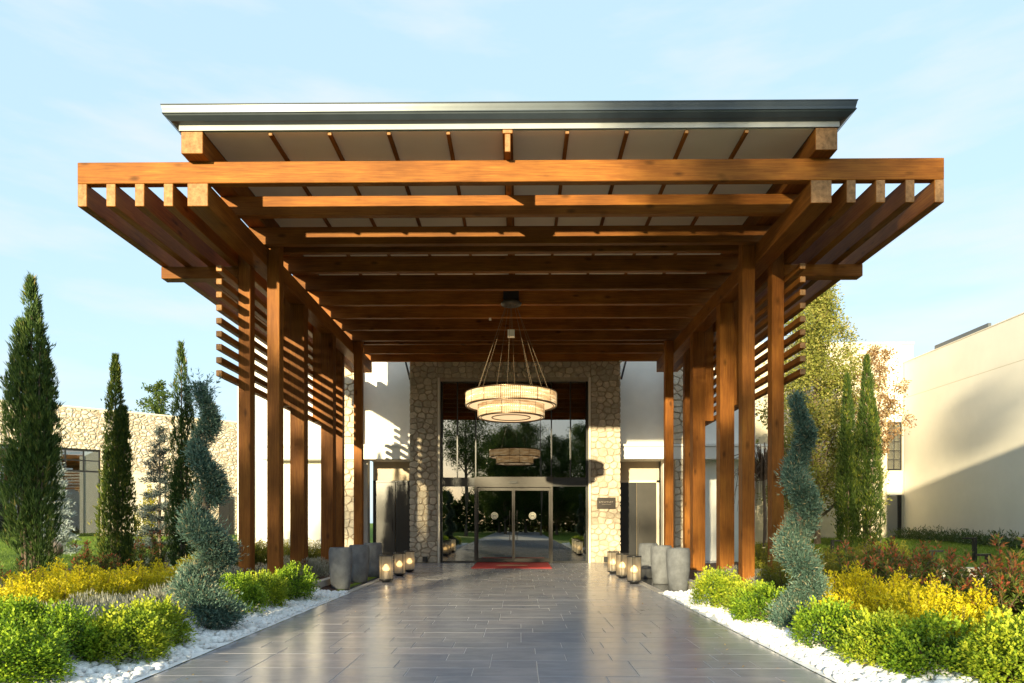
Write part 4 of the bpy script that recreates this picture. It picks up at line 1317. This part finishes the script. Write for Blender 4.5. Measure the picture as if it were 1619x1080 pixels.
def photinia(h, nst, per, leaf, spread=0.32):
    t = empty('photinia_shrub', (0, 0, 0), 0, 'x', 'shrub', 'red tipped shrubs in the beds')
    P, D, T, m = [], [], [], MB()
    for i in range(nst):
        a = RN.random() * 6.28; r = spread * (0.3 + .7 * RN.random()); hh = h * (0.6 + .42 * RN.random())
        pts = [np.array([0.05 * cos(a), 0.05 * sin(a), 0])]
        for q in (0.35, .7, 1.0):
            pts.append(np.array([r * q * cos(a + .3 * q), r * q * sin(a + .3 * q), hh * q]) + .03 * RN.normal(size=3))
        m.tube([tuple(p) for p in pts], [.011, .008, .006, .003], 5)
        pts = np.array(pts)
        tt = (0.15 + 0.85 * RN.random(per) ** .75) * 2.999
        k = tt.astype(int); f = (tt - k)[:, None]
        c = pts[k] * (1 - f) + pts[k + 1] * f
        q = rdir(per); q[:, 2] = np.abs(q[:, 2]) * .6
        P.append(c + q * 0.05 * RN.random((per, 1))); D.append(nrm(q + np.array([0, 0, .45]))); T.append(np.where((tt > 2.55) & (RN.random(per) > .3), 0.72 + .3 * RN.random(per), 0.05 + .6 * RN.random(per) + 0.05 * tt))
    P = np.concatenate(P); D = np.concatenate(D); T = np.concatenate(T); n = len(P)
    leaf_obj('foliage', P, D, rdir(n) * .6 + np.array([0, 0, 1.]), leaf * (.7 + .6 * RN.random(n)), leaf * .38 * (.8 + .4 * RN.random(n)), T, L_PHOT, t, 0.22)
    m.build('stem', STEM, t)
    return t
PH = [photinia(0.95, 13, 75, 0.07, .36), photinia(0.80, 15, 70, 0.066, .38), photinia(1.15, 9, 62, 0.078, 0.28)]
PLL = [(2, 122, 11.6, .78), (0, 146, 11.9, .75), (1, 176, 12.2, .75), (0, 228, 13.4, .9), (1, 20, 9.6, .8), (2, 252, 14.5, .9), (1, 345, 15.5, .9), (0, 108, 10.8, .6)]
oo = ordinal(PLL, 1)
for i, (k, px, Y, s) in enumerate(PLL):
    x = at(px, Y)
    place(PH[k], (x, Y, gz(x, Y)), 'open red tipped shrub among the left cypresses, %s' % oo[i], None, s)
PRR = [(0, 1352, 11.2, 1.0), (1, 1378, 10.4, 1.05), (2, 1402, 10.8, .92), (0, 1428, 9.8, .95), (1, 1455, 9.2, 1.0), (0, 1482, 9.4, .95), (2, 1512, 8.8, .82), (1, 1520, 7.9, 1.0), (0, 1546, 8.0, .92),
                                   (2, 1578, 8.0, 1.0), (1, 1590, 7.0, 1.05), (0, 1614, 7.2, 1.0), (1, 1640, 6.8, 1.0), (0, 1560, 6.9, .8), (1, 1440, 8.9, .9), (2, 1470, 10.6, .85), (0, 1395, 9.5, .85), (1, 1610, 8.6, 1.0), (0, 1255, 12.8, 1.0), (1, 1418, 11.6, 1.0)]
oo = ordinal(PRR, 1)
for i, (k, px, Y, s) in enumerate(PRR):
    x = at(px, Y)
    place(PH[k], (x, Y, gz(x, Y)), 'red tipped shrub in the right bed behind the yellow shrubs, %s' % oo[i], None, s)


def spire_tree(name, spires, n, mat, label, L=(0.09, 0.09), wd=0.016, up=1.0, tint0=0.25, rag=0.25, base_bare=0.0, cat='tree', gap=0.0, pw=2.6):
    """columnar conifer: spires = (dx, dy, z0, height, radius)"""
    t = empty(name, (0, 0, 0), 0, label, cat)
    P, D, T, m = [], [], [], MB()
    wsum = sum(h * r for (_, _, _, h, r) in spires)
    for (dx, dy, z0, h, r) in spires:
        k = int(n * h * r / wsum)
        u = RN.random(k) ** 0.9
        prof = np.clip(np.minimum(u / 0.10 + .35, 1.0) * (1 - u ** pw) + 0.05, 0.03, 1)
        a = RN.random(k) * 6.28
        lob = 1 + rag * (np.sin(a * 3 + u * 11 + dx * 9) * .5 + np.sin(a * 5 - u * 23) * .35 + np.sin(u * 47 + a * 2) * .3)
        rr = (0.45 + 0.55 * RN.random(k) ** .5) * r * prof * lob * np.where(RN.random(k) < .09, 1.1 + .45 * RN.random(k), 1.0)
        if gap:
            keep = (np.sin(a * 2 + u * 17 + dx * 5) + np.sin(u * 31 - a)) > -gap
        else:
            keep = np.ones(k, bool)
        x = dx + rr * np.cos(a); y = dy + rr * np.sin(a); z = z0 + u * h
        out = np.stack([np.cos(a), np.sin(a), 0 * a], 1)
        p = np.stack([x, y, z], 1)
        # each spray is a small fan
        fan = 4
        p = np.repeat(p, fan, 0) + 0.012 * RN.normal(size=(k * fan, 3))
        dd = nrm(np.repeat(out, fan, 0) * .45 + np.array([0, 0, up]) + 0.38 * rdir(k * fan))
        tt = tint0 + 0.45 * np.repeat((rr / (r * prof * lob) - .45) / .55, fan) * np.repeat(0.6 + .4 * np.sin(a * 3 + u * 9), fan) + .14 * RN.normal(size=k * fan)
        kp = np.repeat(keep, fan)
        P.append(p[kp]); D.append(dd[kp]); T.append(tt[kp])
        m.tube([(dx * .3, dy * .3, -0.1), (dx * .8, dy * .8, z0 + h * .4), (dx, dy, z0 + h * .93)], [max(.02, r * .14), r * .09, .008], 6)
    P = np.concatenate(P); D = np.concatenate(D); T = np.concatenate(T); nn = len(P)
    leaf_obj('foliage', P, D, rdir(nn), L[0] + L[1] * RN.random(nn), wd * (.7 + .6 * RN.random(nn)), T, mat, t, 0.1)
    m.build('trunk', BARK, t)
    return t


def put(o, px, Y, rz=0.0, dz=0.0):
    x = at(px, Y)
    o.location = (x, Y, gz(x, Y) + dz); o.rotation_euler = (0, 0, rz)
    return o

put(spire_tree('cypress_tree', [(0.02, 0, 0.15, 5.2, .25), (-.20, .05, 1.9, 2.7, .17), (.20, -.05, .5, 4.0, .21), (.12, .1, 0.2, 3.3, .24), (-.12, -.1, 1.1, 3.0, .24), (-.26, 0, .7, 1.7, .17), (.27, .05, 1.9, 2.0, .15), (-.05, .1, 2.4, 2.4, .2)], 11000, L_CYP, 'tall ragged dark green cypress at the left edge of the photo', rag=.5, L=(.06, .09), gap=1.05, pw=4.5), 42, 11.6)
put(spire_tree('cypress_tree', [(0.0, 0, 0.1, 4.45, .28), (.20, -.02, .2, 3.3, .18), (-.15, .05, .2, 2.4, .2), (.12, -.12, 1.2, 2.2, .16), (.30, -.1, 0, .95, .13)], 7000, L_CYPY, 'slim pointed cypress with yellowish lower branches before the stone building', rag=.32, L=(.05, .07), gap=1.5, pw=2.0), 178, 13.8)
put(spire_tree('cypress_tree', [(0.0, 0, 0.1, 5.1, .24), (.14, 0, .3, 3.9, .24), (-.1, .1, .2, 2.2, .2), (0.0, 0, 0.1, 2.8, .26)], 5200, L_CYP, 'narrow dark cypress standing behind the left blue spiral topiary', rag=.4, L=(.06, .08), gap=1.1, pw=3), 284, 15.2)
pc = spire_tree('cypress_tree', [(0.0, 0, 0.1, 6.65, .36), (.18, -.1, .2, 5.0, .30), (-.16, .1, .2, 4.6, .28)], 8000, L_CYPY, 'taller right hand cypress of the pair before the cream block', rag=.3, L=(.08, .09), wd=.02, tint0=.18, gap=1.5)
pc['category'] = 'tree'; pc['group'] = 'paired cypresses on the right'
put(pc, 1368, 24.0)
pd = copy_tree(pc); pd['label'] = 'shorter left hand cypress of the pair before the cream block'
put(pd, 1337, 24.3, 2.0); pd.scale = (.92, .92, .92)


def spiral(blobs, Y, px0, label, rzk=0.0):
    """blobs in metres: (dx, dy, z, rx, rz, tilt, tint)"""
    t = empty('spiral_topiary', (0, 0, 0), 0, label, 'topiary')
    P, D, T = [], [], []
    for (dx, dy, z, rx, rz_, tilt, ti) in blobs:
        k = int(6500 * (rx * rz_ * 9) ** .75)
        d = rdir(k)
        r = (0.45 + .58 * RN.random((k, 1)) ** .55)
        q = d * r * np.array([rx, rx, rz_])
        q = q * (1 + .12 * np.sin(d[:, :1] * 8 + z * 5) * np.sin(d[:, 2:] * 9))
        c, s = cos(tilt), sin(tilt)
        q = np.stack([q[:, 0] * c - q[:, 2] * s, q[:, 1], q[:, 0] * s + q[:, 2] * c], 1)
        P.append(q + np.array([dx, dy, z])); D.append(nrm(d * .9 + np.array([0, 0, .55]) + .55 * rdir(k)))
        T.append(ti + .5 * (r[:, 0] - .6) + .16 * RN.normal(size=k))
    P = np.concatenate(P); D = np.concatenate(D); T = np.concatenate(T); n = len(P)
    ok = P[:, 2] > 0.02
    P, D, T = P[ok], D[ok], T[ok]; n = len(P)
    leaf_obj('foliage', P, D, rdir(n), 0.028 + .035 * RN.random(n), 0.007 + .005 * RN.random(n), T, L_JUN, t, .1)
    zt_ = max(b[2] for b in blobs)
    MB().tube([(0.0, 0, -.1), (.03, .02, zt_ * .3), (-.03, 0, zt_ * .6), (blobs[-1][0], blobs[-1][1], zt_)], [.05, .04, .028, .01], 7).build('trunk', BARK, t)
    x = at(px0, Y)
    t.location = (x, Y, gz(x, Y) + 0.02)
    return t

def helix(Y, px0, label, y0, y1, ypitch, yphase, off, rad, wisp=False, lean=0.0, gaps=()):
    """clipped spiral: a foliage roll winding down a trunk; rows are photograph rows at depth Y"""
    k = Y / 1080
    x = at(px0, Y)
    zb = gz(x, Y) + 0.02
    t = empty('spiral_topiary', (x, Y, zb), 0, label, 'topiary')
    P, D, T = [], [], []
    n = int((y1 - y0) / 4)
    for i in range(n):
        f = i / (n - 1)                       # 0 at the top
        yy = y0 + (y1 - y0) * f
        ph = 2 * pi * (yy - yphase) / ypitch
        ro = (off[0] + (off[1] - off[0]) * f) * k
        r = (rad[0] + (rad[1] - rad[0]) * f ** .8) * k * (1 + .13 * RN.normal())
        c = np.array([-ro * cos(ph) + lean * (1 - f), -ro * sin(ph), EYE - (yy - 826) * k - zb])
        m_ = int(1500 * (r / .2) ** 1.6 * (.62 + .38 * min(1, f * 2.2)))
        if any(a <= yy <= b for a, b in gaps): m_ = int(m_ * .12)
        d = rdir(m_)
        q = (0.35 + .66 * RN.random((m_, 1)) ** .6) * np.where(RN.random((m_, 1)) < .16, 1.15 + .4 * RN.random((m_, 1)), 1.0)
        hump = 1 + .22 * np.sin(d[:, :1] * 7 + i) * np.sin(d[:, 2:] * 6 + i * .7)
        P.append(c + d * q * r * hump * np.array([1.05, 1.05, .72]))
        D.append(nrm(d * .8 + np.array([0, 0, .5]) + .65 * rdir(m_)))
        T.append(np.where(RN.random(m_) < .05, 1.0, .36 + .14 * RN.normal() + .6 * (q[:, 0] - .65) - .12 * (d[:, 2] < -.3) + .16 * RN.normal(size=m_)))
    if wisp:
        for i in range(26):
            a = RN.random() * 6.28; h0 = EYE - (y0 + 60 * RN.random() - 826) * k - zb
            b0 = np.array([.05 * cos(a) + lean, .05 * sin(a), h0]); tip = b0 + np.array([.16 * cos(a), .16 * sin(a), .18 + .16 * RN.random()])
            tt = RN.random((26, 1)); P.append(b0 + (tip - b0) * tt); D.append(nrm((tip - b0)[None] + .25 * rdir(26))); T.append(.5 + .2 * RN.normal(size=26))
    P = np.concatenate(P); D = np.concatenate(D); T = np.concatenate(T)
    ok = P[:, 2] > 0.03
    P, D, T = P[ok], D[ok], T[ok]; nn = len(P)
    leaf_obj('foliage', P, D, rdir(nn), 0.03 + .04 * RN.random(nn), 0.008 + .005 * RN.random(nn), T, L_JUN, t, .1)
    zt_ = EYE - (y0 - 826) * k - zb
    MB().tube([(0.0, 0, -.1), (.03, .02, zt_ * .3), (-.03 + lean * .6, 0, zt_ * .6), (lean, 0, zt_)], [.05, .042, .03, .01], 7).build('trunk', BARK, t)
    return t

helix(8.45, 1264, 'blue green spiral topiary on the right before the yellow shrubs, not leaning', 628, 980, 115, 868, (5, 17), (9, 23), False, 0.0, ((900, 916), (812, 824), (706, 714)))
helix(8.45, 327, 'blue green spiral topiary left of the driveway, with wispy top and wide lowest coil', 610, 975, 107, 920, (7, 22), (8, 28), True, -.06, ((690, 702), (792, 814), (893, 908)))


def spruce(h, rad, nw, mat, name, label, L=0.10):
    t = empty(name, (0, 0, 0), 0, label, 'tree')
    P, D, T, m = [], [], [], MB()
    m.tube([(0, 0, -.1), (0, 0, h * .5), (0, 0, h)], [h * .012, h * .008, .004], 6)
    for i in range(nw):
        f = i / (nw - 1)
        z = h * (0.08 + .9 * f); r = rad * (1 - f) ** .85 + .04
        nb = 7 if f < .8 else 5
        for b in range(nb):
            a = 6.28 * b / nb + i * 1.3 + RN.random() * .4
            rr = r * (.75 + .35 * RN.random())
            tip = np.array([rr * cos(a), rr * sin(a), z + rr * .12 + .36 * (RN.random() - .5)]); b0 = np.array([0, 0, z])
            m.tube([(0, 0, z), tuple((tip + b0) / 2 + np.array([0, 0, -.02])), tuple(tip)], [.008, .006, .003], 4)
            k_ = int(40 + 190 * rr)
            tt = (.15 + .85 * RN.random(k_))[:, None]
            c = b0 + (tip - b0) * tt
            ax = nrm((tip - b0)[None])
            P.append(c + RN.normal(size=(k_, 3)) * np.array([.05, .05, .035])); D.append(nrm(ax * .9 + rdir(k_) * .9 + np.array([0, 0, .35]))); T.append(.25 + .5 * tt[:, 0] + .15 * RN.normal(size=k_))
    P = np.concatenate(P); D = np.concatenate(D); T = np.concatenate(T); n = len(P)
    leaf_obj('foliage', P, D, rdir(n), L * (.6 + .6 * RN.random(n)), L * .16, T, mat, t, .1)
    m.build('trunk', BARK, t)
    return t
put(spruce(3.55, .72, 11, L_SPR, 'spruce_tree', 'small dark spruce with tiered branches between the slim and narrow cypresses', .12), 249, 17.0)
put(spruce(3.1, .65, 14, L_BSPR, 'spruce_tree', 'pale blue spruce peeping out from behind the tall left cypress', .12), 80, 19.0)
put(golden(L_OLIVE, 26, 2.6, .35, 120, 'young_birch', leaf=(.05, .03), group=None), 228, 18.5)['label'] = 'thin pale stemmed young tree left of the small spruce'


def broad_tree(name, h, crown_z0, prof, n, leaf, mat, label, limbs=22, trunk_r=.16, seed=0, clump=.45, cat='tree'):
    """trunk, limbs, leaf clumps inside a crown whose radius follows prof(f)"""
    rr_ = np.random.default_rng(seed)
    t = empty(name, (0, 0, 0), 0, label, cat)
    m = MB()
    m.tube([(0, 0, -.2), (.05 * h / 8, 0, h * .25), (-.03 * h / 8, .04, h * .55), (0, 0, h * .93)], [trunk_r, trunk_r * .8, trunk_r * .5, .02], 8)
    C, cd = [], []
    for i in range(limbs):
        f = (i + .5) / limbs
        z = crown_z0 + (h - crown_z0) * f
        a = i * 2.4 + rr_.random() * .6; r = prof(f) * (.6 + .5 * rr_.random())
        tip = np.array([r * cos(a), r * sin(a), z + .25 * r * (1 - f)])
        zb = max(crown_z0 * .6, z - r * .8)
        mid = np.array([tip[0] * .5, tip[1] * .5, zb + (tip[2] - zb) * .55])
        m.tube([(0, 0, zb), tuple(mid), tuple(tip)], [trunk_r * .32 * (1.1 - f), trunk_r * .2 * (1.1 - f), .008], 5)
        for q in range(9):
            s = .35 + .75 * rr_.random()
            C.append(np.array([0, 0, zb]) * (1 - s) + tip * s + rr_.normal(size=3) * np.array([.28, .28, .2]) * prof(f) * .9); cd.append(nrm(tip[None])[0])
    C = np.array(C)
    per = n // len(C)
    P, D, T = [], [], []
    for i, c in enumerate(C):
        q = nrm(rr_.normal(size=(per, 3)))
        P.append(c + q * clump * (.4 + .6 * rr_.random()) * rr_.random((per, 1)) ** .6)
        D.append(nrm(q + rr_.normal(size=(per, 3)) * .5)); T.append(.3 + .4 * rr_.random() + .2 * rr_.normal(size=per))
    P = np.concatenate(P); D = np.concatenate(D); T = np.concatenate(T); k_ = len(P)
    leaf_obj('crown', P, D, rdir(k_), leaf * (.7 + .6 * RN.random(k_)), leaf * .55 * (.7 + .6 * RN.random(k_)), T, mat, t, .15)
    m.build('trunk', BARK, t)
    return t
put(broad_tree('garden_tree', 10.4, 1.6, lambda f: 2.7 * (1 - f) ** .5 * min(1, .6 + f * 3), 48000, .11, L_TREE, 'tall pale yellow green tree behind the right timber posts', 48, .17, 1, .55), 1290, 28.0)
put(broad_tree('garden_tree', 7.7, 3.6, lambda f: .95 * (sin(pi * min(max(f, .05), .97)) ** .6), 5000, .10, L_RED, 'small coppery leaved tree right of the paired cypresses', 20, .07, 2, .28), 1388, 27.0)
x = -19.7
put(broad_tree('garden_tree', 10.4, 6.5, lambda f: 1.2 * (sin(pi * min(max(f, .05), .97)) ** .6), 4000, .18, L_DARK, 'treetop rising just above the long stone building wall', 14, .1, 3, .4), 246, 47.0)

# bare weeping twigs behind the right posts
t = empty('weeping_tree', (at(1206, 20.0), 20.0, 0.1), 0, 'bare twiggy weeping tree behind the right front timber posts', 'tree')
MB().tube([(0, 0, -.1), (.05, 0, 1.4), (0, .05, 2.9)], [.07, .05, .03], 7).build('trunk', BARK, t)
m = MB()
for i in range(130):
    a = R.uniform(0, 6.28); r = R.uniform(.3, 1.0); h = R.uniform(2.5, 3.6)
    m.tube([(0, 0, 2.5), (r * .5 * cos(a), r * .5 * sin(a), h), (r * cos(a), r * sin(a), h - .15), (r * 1.2 * cos(a), r * 1.2 * sin(a), h - R.uniform(.5, 1.4))], [.014, .010, .007, .004], 4)
m.build('twig', STEM, t)

# ground cover along the hall wall
n = 9000
yy = 13 + 18 * RN.random(n); xx = 17.9 - 1.1 * RN.random(n) ** 1.2
P = np.stack([xx, yy, ground_z(xx, yy) + .32 * RN.random(n) * (1 + .4 * np.sin(yy * 3.1) + .4 * np.sin(yy * 7.7))], 1)
o = leaf_obj('ground_cover', P, nrm(rdir(n) + np.array([0, 0, 1.0])), rdir(n), .10 + .1 * RN.random(n), .035, .3 + .5 * RN.random(n), L_HEDGE)
tag(o, kind='stuff')
# grass blades
n = 60000
xx = np.concatenate([-7.5 - 13 * RN.random(n // 2), 7.5 + 10.0 * RN.random(n // 2)]); yy = 12 + 22 * RN.random(n) ** 1.2
ok = (np.abs(xx) > 7.2) & (np.abs(xx) < .80 * yy + 1)
xx, yy = xx[ok], yy[ok]; n = len(xx)
P = np.stack([xx, yy, ground_z(xx, yy) - .005], 1)
o = leaf_obj('grass_blades', P, nrm(rdir(n) * .45 + np.array([0, 0, 1.0])), rdir(n), .05 + .05 * RN.random(n), .012, .2 + .6 * RN.random(n), L_BLADE)
tag(o, kind='stuff')

# tall trees behind the camera, seen in the glass of the doors; they also shade the forecourt
LBT = 'dark leafy tree mirrored in the dark glass of the entrance'
prof_b = lambda f: 3.6 * (sin(pi * min(max(f * .9 + .08, .05), .97)) ** .55)
bt = broad_tree('broad_tree', 13.0, 2.6, prof_b, 46000, .17, L_DARK, LBT, 34, .28, 9, 1.05)
bt['group'] = 'trees mirrored in the entrance glass'
ht = broad_tree('broad_tree', 15.5, 7.6, lambda f: 3.6 * (sin(pi * min(max(f * .9 + .08, .05), .97)) ** .55), 26000, .16, L_DARK, LBT, 26, .24, 12, .95)
lt = broad_tree('broad_tree', 11.5, 8.8, lambda f: 4.2 * (sin(pi * min(max(f * .9 + .08, .05), .97)) ** .4), 26000, .15, L_DARK, LBT, 22, .24, 21, .6)
lt['group'] = 'trees mirrored in the entrance glass'
ht['group'] = 'trees mirrored in the entrance glass'
for i, (p, x, y, s, sz) in enumerate([(ht, -5.4, -24, 1.0, 1.0), (lt, -17.2, -27, 1.0, 1.0), (bt, -10.8, -31, .72, .58), (bt, -1.5, -34, .95, .95), (bt, 4.5, -33, .86, .86), (bt, 10.0, -28, .82, .80),
                                   (bt, -27, -38, .80, .80), (bt, 16.5, -34, .95, .95), (bt, -2.5, -43, 1.0, 1.0), (bt, 1.0, -44, 1.05, 1.1), (bt, 24, -30, .9, .9), (bt, 9, -46, 1.0, 1.1), (bt, -36, -47, 1.0, .95), (bt, 18, -48, 1.1, 1.1)]):
    o = copy_tree(p) if p.get('used') else p
    p['used'] = 1
    o.location = (x, y, -0.05); o.scale = (s, s, sz); o.rotation_euler = (0, 0, i * 1.1)
st = broad_tree('broad_tree', 15.9, 13.6, lambda f: .8 * (sin(pi * min(max(f, .05), .97)) ** .6), 1100, .16, L_DARK, 'slim high crowned tree mirrored right of the middle in the entrance glass', 14, .16, 31, .6)
st.location = (2.4, -25, -0.05)
# stray leaves on the pebbles and paving
n = 150
sd = RN.choice([-1, 1], n); u = RN.random(n)
xx = np.where(RN.random(n) < .75, np.where(sd < 0, DX0 - .55 * u, DX1 + .55 * u), DX0 + (DX1 - DX0) * np.where(sd < 0, .18 * u, 1 - .18 * u)); yy = 5.2 + 7.5 * RN.random(n)
on = (xx < DX0) | (xx > DX1)
P = np.stack([xx, yy, np.where(on, .075 + .06 * u, .004)], 1)
D = rdir(n); D[:, 2] *= .15
o = leaf_obj('fallen_leaves', P, D, np.array([0, 0, 1.0]) + .2 * rdir(n), .035 + .025 * RN.random(n), .02, .2 + .7 * RN.random(n), L_RED)
tag(o, kind='stuff')
# tall hedge closing the far side of the forecourt behind the camera
n = 48000
xx = -34 + 68 * RN.random(n); f = RN.random(n); zz = 5.4 * f
P = np.stack([xx, -52 + 1.4 * (RN.random(n) - .5) * (1.3 - f) + .5 * np.sin(xx), zz * (1 + .12 * np.sin(xx * .9) + .1 * np.sin(xx * 2.3))], 1)
o = leaf_obj('hedge', P, nrm(rdir(n) + np.array([0, .6, .3])), rdir(n), .38 + .2 * RN.random(n), .28, .2 + .6 * RN.random(n), L_DARK)
tag(o, 'tall dark hedge across the far end of the drive, mirrored in the entrance glass', 'hedge')
